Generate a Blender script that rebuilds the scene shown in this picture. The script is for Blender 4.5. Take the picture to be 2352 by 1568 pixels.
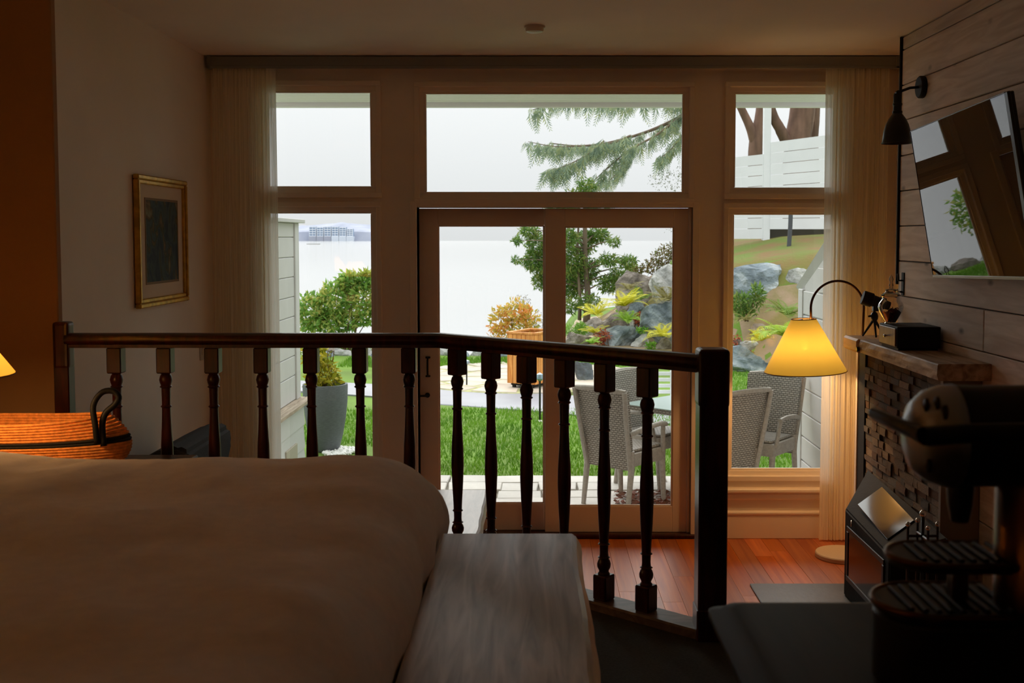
import bpy, bmesh, math, random
import numpy as np
from mathutils import Vector, Matrix, noise
for o in list(bpy.data.objects): bpy.data.objects.remove(o)
SC = bpy.context.scene
COL = SC.collection
R = random.Random(7)
PI = math.pi
# ------------------------------------------------------------------ camera
H = 1.97; TH = math.radians(3.3); F = 2500.0; PX = 1234.0; PY = 545 + F * math.tan(TH)
cam = bpy.data.cameras.new('camera'); camo = bpy.data.objects.new('camera', cam); COL.objects.link(camo)
cam.sensor_width = 22.3; cam.lens = F / 2352 * 22.3
cam.shift_x = (1176 - PX) / 2352; cam.shift_y = (PY - 784) / 2352
cam.clip_start = 0.05; cam.clip_end = 5000
camo.location = (0, 0, H); camo.rotation_euler = (PI / 2 - TH, 0, 0)
cam.dof.use_dof = True; cam.dof.focus_distance = 5.6; cam.dof.aperture_fstop = 5.0
SC.camera = camo
# ------------------------------------------------------------------ sky and exposure
SKY = 0.87
w = bpy.data.worlds.new('overcast'); SC.world = w; w.use_nodes = True
bg = w.node_tree.nodes['Background']; bg.inputs[0].default_value = (0.985, 0.99, 1.0, 1)
_n = w.node_tree.nodes; _l = w.node_tree.links                   # overcast sky: brightens steadily from horizon to zenith
_tc = _n.new('ShaderNodeTexCoord'); _sx = _n.new('ShaderNodeSeparateXYZ'); _l.new(_tc.outputs['Generated'], _sx.inputs[0])
_mr = _n.new('ShaderNodeMapRange'); _mr.inputs[1].default_value = 0; _mr.inputs[2].default_value = 1; _mr.inputs[3].default_value = SKY; _mr.inputs[4].default_value = SKY * 3.0
_l.new(_sx.outputs['Z'], _mr.inputs[0]); _l.new(_mr.outputs[0], bg.inputs[1])
sun = bpy.data.lights.new('veiled_sun', 'SUN'); sun.energy = 2.1; sun.angle = math.radians(50); sun.color = (1, .96, .9)   # sun behind thin cloud over the water
suno = bpy.data.objects.new('veiled_sun', sun); COL.objects.link(suno); suno.rotation_euler = (math.radians(-(90 - 36)), 0, math.radians(14))
SC.view_settings.view_transform = 'Standard'; SC.view_settings.look = 'None'
SC.view_settings.gamma = 1; SC.view_settings.use_curve_mapping = False
SC.view_settings.exposure = 0.0
SC.cycles.use_denoising = True
SC.cycles.max_bounces = 16; SC.cycles.diffuse_bounces = 12; SC.cycles.transparent_max_bounces = 24
SC.cycles.sample_clamp_indirect = 4.0

# ------------------------------------------------------------------ measuring helpers (pixel of the photograph -> point in the place)
CT, ST = math.cos(TH), math.sin(TH)
def ray(px, py):
    b = (PY - py) / F
    return Vector(((px - PX) / F, CT + b * ST, -ST + b * CT))
CAMP = Vector((0, 0, H))
def at_y(px, py, Y): r = ray(px, py); return CAMP + r * (Y / r.y)
def at_z(px, py, z): r = ray(px, py); return CAMP + r * ((z - H) / r.z)
def at_x(px, py, X): r = ray(px, py); return CAMP + r * (X / r.x)

# ------------------------------------------------------------------ materials
def lin(r, g, b):
    f = lambda v: (v / 255 / 12.92) if v / 255 <= .04045 else ((v / 255 + .055) / 1.055) ** 2.4
    return (f(r), f(g), f(b), 1)
MATS = {}
def mat(name, col, rough=.6, metal=0, spec=.5, var=0.0, scale=8.0, bump=0.0, bscale=60.0, stretch=None, col2=None, rnd=0.0, transl=0.0, coat=0.0, detail=4):
    """principled colour + noise variation + relief; rnd varies the colour from object to object"""
    if name in MATS: return MATS[name]
    m = bpy.data.materials.new(name); m.use_nodes = True; nt = m.node_tree; N = nt.nodes; L = nt.links
    b = N['Principled BSDF']
    b.inputs['Base Color'].default_value = col; b.inputs['Roughness'].default_value = rough
    b.inputs['Metallic'].default_value = metal; b.inputs['Specular IOR Level'].default_value = spec
    if coat: b.inputs['Coat Weight'].default_value = coat; b.inputs['Coat Roughness'].default_value = .15
    tc = N.new('ShaderNodeTexCoord'); mp = N.new('ShaderNodeMapping'); L.new(tc.outputs['Object'], mp.inputs[0])
    if stretch: mp.inputs['Scale'].default_value = stretch
    csock = None
    if var or col2:
        n = N.new('ShaderNodeTexNoise'); n.inputs['Scale'].default_value = scale; n.inputs['Detail'].default_value = detail
        L.new(mp.outputs[0], n.inputs['Vector'])
        cr = N.new('ShaderNodeValToRGB'); L.new(n.outputs['Fac'], cr.inputs[0])
        c2 = col2 or tuple(max(0, x * (1 - var)) for x in col[:3]) + (1,)
        c1 = col if col2 else tuple(min(1, x * (1 + var)) for x in col[:3]) + (1,)
        cr.color_ramp.elements[0].position = .34; cr.color_ramp.elements[1].position = .66
        cr.color_ramp.elements[0].color = c2; cr.color_ramp.elements[1].color = c1
        csock = cr.outputs[0]
    if rnd:
        oi = N.new('ShaderNodeObjectInfo'); hs = N.new('ShaderNodeHueSaturation')
        mr = N.new('ShaderNodeMapRange'); mr.inputs[3].default_value = 1 - rnd; mr.inputs[4].default_value = 1 + rnd
        L.new(oi.outputs['Random'], mr.inputs[0]); L.new(mr.outputs[0], hs.inputs['Value'])
        if csock: L.new(csock, hs.inputs['Color'])
        else: hs.inputs['Color'].default_value = col
        csock = hs.outputs[0]
    if csock: L.new(csock, b.inputs['Base Color'])
    if bump:
        n2 = N.new('ShaderNodeTexNoise'); n2.inputs['Scale'].default_value = bscale; n2.inputs['Detail'].default_value = 5
        L.new(mp.outputs[0], n2.inputs['Vector'])
        bp = N.new('ShaderNodeBump'); bp.inputs['Strength'].default_value = bump; bp.inputs['Distance'].default_value = .01
        L.new(n2.outputs['Fac'], bp.inputs['Height']); L.new(bp.outputs[0], b.inputs['Normal'])
    if transl:
        tr = N.new('ShaderNodeBsdfTranslucent'); mx = N.new('ShaderNodeMixShader'); mx.inputs[0].default_value = transl
        if csock: L.new(csock, tr.inputs[0])
        else: tr.inputs[0].default_value = col
        out = N['Material Output']; L.new(b.outputs[0], mx.inputs[1]); L.new(tr.outputs[0], mx.inputs[2]); L.new(mx.outputs[0], out.inputs[0])
    MATS[name] = m; return m

def wood(name, a, b, rough=.45, grain=(1, 14, 14), scale=3.0, knots=0.0, knotcol=(.05, .03, .02, 1), rnd=.12, bump=.15, spec=.4, coat=0, sat=0.0):
    """grain stretched along one axis, optional dark knots, object to object variation"""
    if name in MATS: return MATS[name]
    m = bpy.data.materials.new(name); m.use_nodes = True; N = m.node_tree.nodes; L = m.node_tree.links
    p = N['Principled BSDF']; p.inputs['Roughness'].default_value = rough; p.inputs['Specular IOR Level'].default_value = spec
    if coat: p.inputs['Coat Weight'].default_value = coat; p.inputs['Coat Roughness'].default_value = .2
    tc = N.new('ShaderNodeTexCoord'); oi = N.new('ShaderNodeObjectInfo')
    off = N.new('ShaderNodeVectorMath'); off.operation = 'MULTIPLY_ADD'
    cmb = N.new('ShaderNodeCombineXYZ')
    for i in range(3): L.new(oi.outputs['Random'], cmb.inputs[i])
    off.inputs[1].default_value = (37, 23, 51); L.new(cmb.outputs[0], off.inputs[0]); L.new(tc.outputs['Object'], off.inputs[2])
    mp = N.new('ShaderNodeMapping'); mp.inputs['Scale'].default_value = grain; L.new(off.outputs[0], mp.inputs[0])
    n = N.new('ShaderNodeTexNoise'); n.inputs['Scale'].default_value = scale; n.inputs['Detail'].default_value = 6; n.inputs['Distortion'].default_value = .8
    L.new(mp.outputs[0], n.inputs['Vector'])
    cr = N.new('ShaderNodeValToRGB'); cr.color_ramp.elements[0].color = a; cr.color_ramp.elements[1].color = b
    cr.color_ramp.elements[0].position = .33; cr.color_ramp.elements[1].position = .67
    L.new(n.outputs['Fac'], cr.inputs[0]); cs = cr.outputs[0]
    if knots:
        mp2 = N.new('ShaderNodeMapping'); mp2.inputs['Scale'].default_value = tuple(3.2 if g == min(grain) else 6.5 for g in grain); L.new(off.outputs[0], mp2.inputs[0])
        v = N.new('ShaderNodeTexVoronoi'); v.inputs['Scale'].default_value = 1.0; L.new(mp2.outputs[0], v.inputs['Vector'])
        r2 = N.new('ShaderNodeValToRGB'); r2.color_ramp.elements[0].color = (knots,) * 3 + (1,); r2.color_ramp.elements[1].color = (0, 0, 0, 1)
        r2.color_ramp.elements[0].position = .03; r2.color_ramp.elements[1].position = .14
        L.new(v.outputs['Distance'], r2.inputs[0])
        mx = N.new('ShaderNodeMix'); mx.data_type = 'RGBA'; L.new(r2.outputs[0], mx.inputs[0]); L.new(cs, mx.inputs[6]); mx.inputs[7].default_value = knotcol
        cs = mx.outputs[2]
    hs = N.new('ShaderNodeHueSaturation'); mr = N.new('ShaderNodeMapRange'); mr.inputs[3].default_value = 1 - rnd; mr.inputs[4].default_value = 1 + rnd
    L.new(oi.outputs['Random'], mr.inputs[0]); L.new(mr.outputs[0], hs.inputs['Value']); L.new(cs, hs.inputs['Color'])
    if sat:
        m2 = N.new('ShaderNodeMath'); m2.operation = 'MULTIPLY'; m2.inputs[1].default_value = 7.31; fr = N.new('ShaderNodeMath'); fr.operation = 'FRACT'
        L.new(oi.outputs['Random'], m2.inputs[0]); L.new(m2.outputs[0], fr.inputs[0])
        mr2 = N.new('ShaderNodeMapRange'); mr2.inputs[3].default_value = 1 - sat; mr2.inputs[4].default_value = 1 + sat
        L.new(fr.outputs[0], mr2.inputs[0]); L.new(mr2.outputs[0], hs.inputs['Saturation'])
    L.new(hs.outputs[0], p.inputs['Base Color'])
    bp = N.new('ShaderNodeBump'); bp.inputs['Strength'].default_value = bump; bp.inputs['Distance'].default_value = .005
    L.new(n.outputs['Fac'], bp.inputs['Height']); L.new(bp.outputs[0], p.inputs['Normal'])
    MATS[name] = m; return m

def glass_mat(name, tint=(.97, .985, .98, 1), refl=1.0, rough=0.0):
    m = bpy.data.materials.new(name); m.use_nodes = True; N = m.node_tree.nodes; L = m.node_tree.links
    N.remove(N['Principled BSDF'])
    t = N.new('ShaderNodeBsdfTransparent'); t.inputs[0].default_value = tint
    g = N.new('ShaderNodeBsdfGlossy'); g.inputs['Roughness'].default_value = rough
    fr = N.new('ShaderNodeFresnel'); fr.inputs[0].default_value = 1.5
    mu = N.new('ShaderNodeMath'); mu.operation = 'MULTIPLY'; mu.inputs[1].default_value = refl; L.new(fr.outputs[0], mu.inputs[0])
    mx = N.new('ShaderNodeMixShader'); L.new(mu.outputs[0], mx.inputs[0]); L.new(t.outputs[0], mx.inputs[1]); L.new(g.outputs[0], mx.inputs[2])
    L.new(mx.outputs[0], N['Material Output'].inputs[0]); MATS[name] = m; return m

# ------------------------------------------------------------------ mesh helpers
def BM(): return bmesh.new()
def box(bm, x0, y0, z0, x1, y1, z1, bev=0.0, M=None, seg=1):
    vs = [bm.verts.new((x, y, z)) for x in (x0, x1) for y in (y0, y1) for z in (z0, z1)]
    fs = [bm.faces.new([vs[i] for i in f]) for f in ((0, 1, 3, 2), (4, 6, 7, 5), (0, 4, 5, 1), (2, 3, 7, 6), (0, 2, 6, 4), (1, 5, 7, 3))]
    vv = vs
    if bev:
        es = {e for f in fs for e in f.edges}
        r = bmesh.ops.bevel(bm, geom=list(es), offset=bev, segments=seg, profile=.6, affect='EDGES')
        vv = list({v for f in r['faces'] for v in f.verts} | {v for v in vs if v.is_valid})
    if M is not None:
        bmesh.ops.transform(bm, matrix=M, verts=vv)
    return bm
def lathe(bm, prof, seg=24, M=None, sx=1, sy=1, cap=True):
    rings = []
    for r, z in prof:
        rings.append([bm.verts.new((r * sx * math.cos(2 * PI * k / seg), r * sy * math.sin(2 * PI * k / seg), z)) for k in range(seg)])
    for a, b in zip(rings, rings[1:]):
        for k in range(seg):
            bm.faces.new((a[k], a[(k + 1) % seg], b[(k + 1) % seg], b[k]))
    if cap:
        if prof[0][0] > 1e-4: bm.faces.new(rings[0][::-1])
        if prof[-1][0] > 1e-4: bm.faces.new(rings[-1])
    if M is not None: bmesh.ops.transform(bm, matrix=M, verts=[v for r in rings for v in r])
    return bm
def tube(bm, pts, rad, seg=8, cap=True, flat=1.0):
    pts = [Vector(p) for p in pts]; n = len(pts)
    rs = rad if isinstance(rad, (list, tuple)) else [rad] * n
    rings = []; up = None
    for i, p in enumerate(pts):
        t = (pts[min(i + 1, n - 1)] - pts[max(i - 1, 0)])
        if t.length < 1e-9: t = Vector((0, 0, 1))
        t.normalize()
        if up is None: up = t.orthogonal().normalized()
        up = (up - t * up.dot(t))
        if up.length < 1e-6: up = t.orthogonal()
        up.normalize(); sd = t.cross(up)
        rings.append([bm.verts.new(p + (up * math.cos(2 * PI * k / seg) * flat + sd * math.sin(2 * PI * k / seg)) * rs[i]) for k in range(seg)])
    for a, b in zip(rings, rings[1:]):
        for k in range(seg): bm.faces.new((a[k], a[(k + 1) % seg], b[(k + 1) % seg], b[k]))
    if cap: bm.faces.new(rings[0][::-1]); bm.faces.new(rings[-1])
    return bm
def prism(bm, poly, z0, z1, M=None, bev=0.0):
    a = [bm.verts.new((x, y, z0)) for x, y in poly]; b = [bm.verts.new((x, y, z1)) for x, y in poly]; n = len(poly)
    f1 = bm.faces.new(a[::-1]); f2 = bm.faces.new(b)
    for k in range(n): bm.faces.new((a[k], a[(k + 1) % n], b[(k + 1) % n], b[k]))
    vv = a + b
    if bev:
        r = bmesh.ops.bevel(bm, geom=list(f2.edges), offset=bev, segments=1, affect='EDGES')
        vv = list({v for v in bm.verts})
    if M is not None: bmesh.ops.transform(bm, matrix=M, verts=[v for v in vv if v.is_valid])
    return bm
def T(x=0, y=0, z=0, rx=0, ry=0, rz=0, s=1):
    return Matrix.Translation((x, y, z)) @ Matrix.Rotation(rz, 4, 'Z') @ Matrix.Rotation(ry, 4, 'Y') @ Matrix.Rotation(rx, 4, 'X') @ Matrix.Scale(s, 4)
def obj(name, bm, m, parent=None, smooth=False, loc=None):
    me = bpy.data.meshes.new(name)
    bmesh.ops.recalc_face_normals(bm, faces=bm.faces)
    bm.to_mesh(me); bm.free()
    return mobj(name, me, m, parent, smooth, loc)
def mobj(name, me, m, parent=None, smooth=False, loc=None):
    if m is not None and not me.materials: me.materials.append(m)
    if smooth:
        me.polygons.foreach_set('use_smooth', [True] * len(me.polygons))
        if smooth is not True: me.set_sharp_from_angle(angle=math.radians(smooth))
    o = bpy.data.objects.new(name, me); COL.objects.link(o)
    if loc is not None: o.location = loc
    if parent: o.parent = parent
    return o
def tag(o, label, cat, group=None, kind=None):
    o['label'] = label; o['category'] = cat
    if group: o['group'] = group
    if kind: o['kind'] = kind
    return o
def thing(name, label, cat, loc=(0, 0, 0), rz=0, group=None, kind=None):
    o = bpy.data.objects.new(name, None); COL.objects.link(o); o.location = loc; o.rotation_euler = (0, 0, rz); o.empty_display_size = .1
    return tag(o, label, cat, group, kind)
def struct(name, bm, m, label, cat, smooth=False): return tag(obj(name, bm, m, None, smooth), label, cat, kind='structure')
def copy_tree(o, parent=None):
    c = o.copy(); COL.objects.link(c); c.parent = parent
    for ch in o.children: copy_tree(ch, c)
    return c
def npmesh(name, V, Fc):
    me = bpy.data.meshes.new(name); me.from_pydata([tuple(v) for v in V], [], [tuple(f) for f in Fc]); me.update(); return me
def spline(pts, n=24):
    """Catmull-Rom through the points"""
    P = [Vector(p) for p in pts]; P = [P[0] * 2 - P[1]] + P + [P[-1] * 2 - P[-2]]; out = []
    m = len(P) - 3
    for i in range(n + 1):
        u = i / n * m; k = min(int(u), m - 1); t = u - k
        a, b, c, d = P[k:k + 4]
        out.append(.5 * ((2 * b) + (c - a) * t + (2 * a - 5 * b + 4 * c - d) * t * t + (3 * b - a - 3 * c + d) * t ** 3))
    return out
# ------------------------------------------------------------------ palette
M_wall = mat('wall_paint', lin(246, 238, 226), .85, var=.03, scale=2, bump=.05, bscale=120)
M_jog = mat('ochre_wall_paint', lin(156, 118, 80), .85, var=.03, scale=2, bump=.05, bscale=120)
M_ceil = mat('ceiling_paint', lin(246, 238, 228), .9, var=.03, scale=1.5, bump=.06, bscale=90)
M_trim = mat('painted_trim', lin(244, 232, 218), .45, var=.02, scale=4)
M_doorp = mat('painted_door', lin(240, 224, 208), .4, var=.02, scale=4)
M_glass = glass_mat('window_glass')
M_fir = wood('fir_floor', lin(182, 86, 20), lin(214, 118, 34), rough=.46, grain=(10, .5, 10), scale=2.0, rnd=.24, bump=.05, coat=.08, sat=.1)
M_pine = wood('whitewashed_pine', lin(214, 203, 195), lin(244, 236, 230), rough=.6, grain=(10, 1.0, 10), scale=2.4, knots=.8, knotcol=lin(70, 56, 48), rnd=.12, bump=.12, sat=.25)
M_dark = wood('dark_mahogany', lin(40, 12, 7), lin(78, 28, 15), rough=.3, grain=(9, 9, 1.2), scale=4, rnd=.05, bump=.04, spec=.4)
M_bench = wood('silver_bench_wood', lin(150, 132, 120), lin(214, 198, 186), rough=.33, grain=(12, 1.0, 12), scale=2.6, rnd=.03, bump=.10, knots=.5, knotcol=lin(84, 62, 48))
M_bench2 = wood('silver_table_wood', lin(150, 136, 124), lin(205, 192, 180), rough=.35, grain=(9, 1.1, 9), scale=2.0, rnd=.03, bump=.06)
M_bark = mat('live_edge', lin(150, 96, 58), .6, var=.25, scale=9, bump=.3, bscale=30)
M_carpet = mat('charcoal_carpet', lin(62, 60, 54), .95, var=.25, scale=140, bump=.6, bscale=400)
M_black = mat('black_metal', lin(16, 15, 15), .35, spec=.5)
M_matte = mat('matte_black', lin(20, 19, 18), .6, spec=.3)
M_chrome = mat('chrome', lin(210, 208, 204), .18, metal=1)
M_iron = mat('dark_iron', lin(34, 31, 28), .45, metal=.6, var=.3, scale=12)
M_grey = mat('grey_rail', lin(140, 142, 140), .5)

# ------------------------------------------------------------------ ROOM SHELL
D = 7.048; XL, XR, XP = -2.10, 2.31, 2.083; CZ = 3.114; ZP = 0.72; YJ = 4.20; XJ = -1.853
b = box(BM(), -2.6, 3.0, -.12, 2.6, 7.3, -.022)
fl = struct('floor', b, M_dark, 'sunken room floor of orange fir boards below the railing', 'floor')
x = XL - .02; k = 0
while x < XR + .02:
    wd = .112; y0 = 3.1; ys = [y0, y0 + R.uniform(.8, 2.6)]
    while ys[-1] < 7.05: ys.append(min(7.05, ys[-1] + R.uniform(1.2, 2.6)))
    for ya, yb in zip(ys, ys[1:]):
        if yb - ya < .05: continue
        bb = box(BM(), 0, ya + .0006, -.022, wd - .0012, yb - .0006, R.uniform(-.0004, .0003), .0006)
        obj('floorboard', bb, M_fir, fl, loc=(x, 0, 0))
    x += wd
# raised sleeping platform (carpet) and its timber edge
CN = Vector((-.371, 4.131)); NW = Vector((.541, 3.347))
plat = [(-4.4, -2.2), (XP + .1, -2.2), (XP + .1, NW.y + .03), (NW.x + .05, NW.y + .03), (CN.x + .015, CN.y + .05), (-4.4, CN.y + .05)]
b = BM(); prism(b, plat, -.1, ZP)
struct('floor_platform', b, M_carpet, 'dark carpeted platform that carries bed and bench', 'floor')
b = BM()
for (pa, pb) in ((Vector((XL, CN.y + .05)), Vector((CN.x + .015, CN.y + .05))), (Vector((CN.x + .015, CN.y + .05)), Vector((NW.x + .05, NW.y + .03))), (Vector((NW.x + .05, NW.y + .03)), Vector((XP, NW.y + .03)))):
    dd = (pb - pa); L_ = dd.length; ang = math.atan2(dd.y, dd.x)
    box(b, 0, .0, 0.0, L_, .02, ZP - .003, .002, T(pa.x, pa.y, 0, rz=ang))
struct('trim_1', b, M_dark, 'dark timber riser facing the edge of the carpeted platform', 'trim')
# walls
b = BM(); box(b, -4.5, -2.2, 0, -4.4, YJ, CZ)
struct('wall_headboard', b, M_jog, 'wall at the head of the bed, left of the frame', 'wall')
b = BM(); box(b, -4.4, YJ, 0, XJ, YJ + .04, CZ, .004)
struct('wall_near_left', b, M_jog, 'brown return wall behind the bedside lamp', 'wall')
b = BM(); box(b, XL - .15, YJ + .04, -.05, XL, D + .15, CZ)
struct('wall_left', b, M_wall, 'plain cream side wall carrying the framed painting', 'wall')
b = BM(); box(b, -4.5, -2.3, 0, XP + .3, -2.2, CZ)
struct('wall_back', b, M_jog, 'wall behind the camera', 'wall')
b = BM(); box(b, -4.5, -2.3, CZ, 2.6, D + .15, CZ + .12)
struct('ceiling', b, M_ceil, 'plain warm painted ceiling above the whole room', 'ceiling')
b = BM(); box(b, XR, 6.0, -.05, XR + .15, D + .15, CZ)
struct('wall_right_corner', b, M_wall, 'narrow cream side wall behind the amber-lit curtain', 'wall')
# plank wall on the right
YP = 6.29
b = BM(); box(b, XP + .024, -2.2, -.05, XP + .3, YP, CZ)
wr = struct('wall_right', b, M_matte, 'whitewashed pine plank wall that carries television and wall lamp', 'wall')
zs = [0.035 + .2 * k for k in range(-1, 17)]
for za, zb in zip(zs, zs[1:]):
    za, zb = max(za, 0), min(zb, CZ - .004)
    if zb - za < .02: continue
    y = YP - .012
    first = True
    while y > -2.15:
        ln = R.uniform(1.5, 2.6) if not first else R.uniform(.9, 2.2)
        if first and 2.4 < za < 2.5: ln = 1.20
        first = False
        ya = max(-2.2, y - ln)
        bb = box(BM(), 0, ya + .0015, za + .003, .022, y - .0015, zb - .003, .0035)
        obj('plank', bb, M_pine, wr, loc=(XP + R.uniform(0, .0025), 0, 0)); y = ya
b = BM(); box(b, XP - .012, YP - .012, 1.70, XP + .03, YP + .004, CZ - .003, .002)  # black strip drawn where the plank edge leaves a shadow gap
struct('shadow_gap_strip', b, M_matte, 'thin black strip standing in for the shadow gap at the far end of the plank wall', 'trim')
# window wall, built as piers and rails around the openings
def rect(px0, py0, px1, py1): a, c = at_y(px0, py0, D), at_y(px1, py1, D); return [a.x, c.x, c.z, a.z]
G1 = rect(614, 212, 850, 427); G2 = rect(614, 490, 855, 1077); G3 = rect(978, 215, 1567, 440)
G4 = rect(1692, 215, 1914, 430); G5 = rect(1688, 493, 1914, 1077)
G2[0] = G1[0]; G5[1] = G4[1]
DLg = rect(1003, 517, 1250, 1163); DRg = rect(1297, 520, 1545, 1165)
fw = .045
ops = []                                    # openings in the wall
def hole(g, f=fw): ops.append((g[0] - f, g[1] + f, g[2] - f, g[3] + f))
for g in (G1, G2, G3, G4, G5): hole(g)
dop = (at_y(958, 600, D).x + .0, at_y(1590, 600, D).x, 0.0, at_y(1250, 476, D).z); ops.append(dop)
xs = sorted({XL - .05, XR + .05} | {v for o_ in ops for v in o_[:2]}); zsx = sorted({-.05, CZ} | {v for o_ in ops for v in o_[2:]})
b = BM()
for xa, xb in zip(xs, xs[1:]):
    run = None
    for za, zb in zip(zsx, zsx[1:]):
        cx, cz = (xa + xb) / 2, (za + zb) / 2
        solid = not any(o_[0] < cx < o_[1] and o_[2] < cz < o_[3] for o_ in ops)
        if solid: run = [run[0], zb] if run else [za, zb]
        if run and (not solid or zb == zsx[-1]):
            box(b, xa, D, run[0], xb, D + .16, run[1]); run = None
wf = struct('wall_far', b, M_trim, 'garden wall of windows and doors, painted warm white', 'wall')
# windows: casing proud of the wall, stepped sash, pane
def window(i, g, label, sill=False):
    x0, x1, z0, z1 = g
    root = thing('window_%d' % i, label, 'window', kind='structure')
    def ring(name, ox, ix, ya, yb, m, bv=.003):
        for s in ('t', 'b', 'l', 'r'):
            bb = BM()
            if s == 't': box(bb, x0 - ox, ya, z1 + ix, x1 + ox, yb, z1 + ox, bv)
            if s == 'b': box(bb, x0 - ox, ya, z0 - ox, x1 + ox, yb, z0 - ix, bv)
            if s == 'l': box(bb, x0 - ox, ya, z0 - ix, x0 - ix, yb, z1 + ix, bv)
            if s == 'r': box(bb, x1 + ix, ya, z0 - ix, x1 + ox, yb, z1 + ix, bv)
            obj(name, bb, m, root)
    ring('casing', .075, .042, D - .022, D + .015, M_trim)
    ring('sash', .046, .012, D + .012, D + .06, M_trim)
    ring('glazing_bead', .0135, 0.0, D + .022, D + .05, M_trim, .004)
    obj('pane', box(BM(), x0 - .004, D + .034, z0 - .004, x1 + .004, D + .038, z1 + .004), M_glass, root)
    return root
w1 = window(1, G1, 'small upper window left of the transom, beside the grey curtain')
w2 = window(2, G2, 'tall lower window left of the doors, looking on the planter')
w3 = window(3, G3, 'wide transom window above the pair of glazed doors')
w4 = window(4, G4, 'small upper window right of the transom, looking on the white fence')
w5 = window(5, G5, 'tall lower window right of the doors, behind the arc lamp')
zsil = G5[2] - .075
for g, nm in ((G5, w5), (G2, w2)):
    bb = BM(); box(bb, g[0] - .1, D - .05, zsil - .075, g[1] + .1, D + .01, zsil - .045, .008); obj('sill', bb, M_trim, nm)
    bb = BM(); box(bb, g[0] - .085, D - .03, zsil - .125, g[1] + .085, D + .01, zsil - .075, .012); obj('apron', bb, M_trim, nm)
# doors
def door(i, g, xo0, xo1, yoff, label):
    root = thing('door_%d' % i, label, 'door', kind='structure')
    x0, x1, z0, z1 = g; zt = dop[3] - .005; ya, yb = D + .03 + yoff, D + .075 + yoff
    obj('stile', box(BM(), xo0, ya, .03, x0, yb, zt, .003), M_doorp, root)
    obj('stile', box(BM(), x1, ya, .03, xo1, yb, zt, .003), M_doorp, root)
    obj('top_rail', box(BM(), x0, ya, z1, x1, yb, zt, .003), M_doorp, root)
    obj('bottom_rail', box(BM(), x0, ya, .03, x1, yb, z0, .003), M_doorp, root)
    for (a0, a1, c0, c1) in ((x0, x1, z1 - .009, z1), (x0, x1, z0, z0 + .009), (x0, x0 + .009, z0, z1), (x1 - .009, x1, z0, z1)):
        obj('glazing_bead', box(BM(), a0, ya + .004, c0, a1, ya + .02, c1, .003), M_doorp, root)
    obj('pane', box(BM(), x0, ya + .018, z0, x1, ya + .022, z1), M_glass, root)
    return root
xm0, xm1 = at_y(1252, 800, D).x, at_y(1250, 800, D).x
d1 = door(1, DLg, dop[0] + .004, DRg[0] - .1, .052, 'left leaf of the glazed patio doors, with dark pull and lever')
d2 = door(2, DRg, xm0 + .0, dop[1] - .022, 0.0, 'right leaf of the glazed patio doors, looking on the wicker chairs')
p = at_y(983, 842, D + .08)
bb = BM(); hx, hz = p.x, p.z; hy = D + .08
box(bb, hx - .016, hy - .010, hz + .055, hx + .016, hy + .003, hz + .068, .003); box(bb, hx - .016, hy - .010, hz - .068, hx + .016, hy + .003, hz - .055, .003)
tube(bb, spline([(hx, hy - .008, hz + .06), (hx, hy - .03, hz + .045), (hx, hy - .036, hz), (hx, hy - .03, hz - .045), (hx, hy - .008, hz - .06)], 14), .0065, 8)
obj('pull_handle', bb, M_black, d1, smooth=40)
p = at_y(982, 907, D + .08); bb = BM()
lathe(bb, [(.016, 0), (.017, .006), (.014, .01)], 16, T(p.x, hy + .002, p.z, rx=PI / 2))
tube(bb, [(p.x, hy, p.z), (p.x, hy - .03, p.z), (p.x - .01, hy - .036, p.z), (p.x - .065, hy - .034, p.z)], [.007, .007, .008, .007], 8)
obj('lever_handle', bb, M_black, d1, smooth=40)
bb = BM(); zt = dop[3]
box(bb, dop[0] - .045, D - .018, 0, dop[0], D + .16, zt + .04, .003); box(bb, dop[1], D - .018, 0, dop[1] + .045, D + .16, zt + .04, .003)
box(bb, dop[0], D - .018, zt, dop[1], D + .16, zt + .04, .003)
box(bb, dop[1] - .02, D + .02, .03, dop[1], D + .08, zt, .002)
struct('trim_3', bb, M_trim, 'door frame around the pair of patio doors', 'trim')
bb = BM(); box(bb, dop[0] - .04, D - .03, 0.001, dop[1] + .04, D + .2, .03, .008)
struct('trim_4', bb, M_dark, 'dark threshold under the patio doors', 'trim')
for nm, x0, x1, lb in (('baseboard_right', dop[1] + .045, XR, 'tall stepped baseboard under the window behind the arc lamp'), ('baseboard_left', XL, dop[0] - .045, 'tall stepped baseboard under the window left of the doors')):
    bb = BM(); box(bb, x0, D - .022, .001, x1, D, .155, .003); box(bb, x0, D - .030, .155, x1, D, .185, .010)
    struct(nm, bb, M_trim, lb, 'baseboard')
bb = BM(); zc = at_y(1200, 153, D).z
box(bb, XL, D - .02, zc - .012, XR, D, zc + .012, .006); box(bb, XL, D - .012, zc + .012, XR, D, CZ, .002)
struct('trim_5', bb, M_trim, 'slim cornice strip above windows and doors', 'trim')
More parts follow.
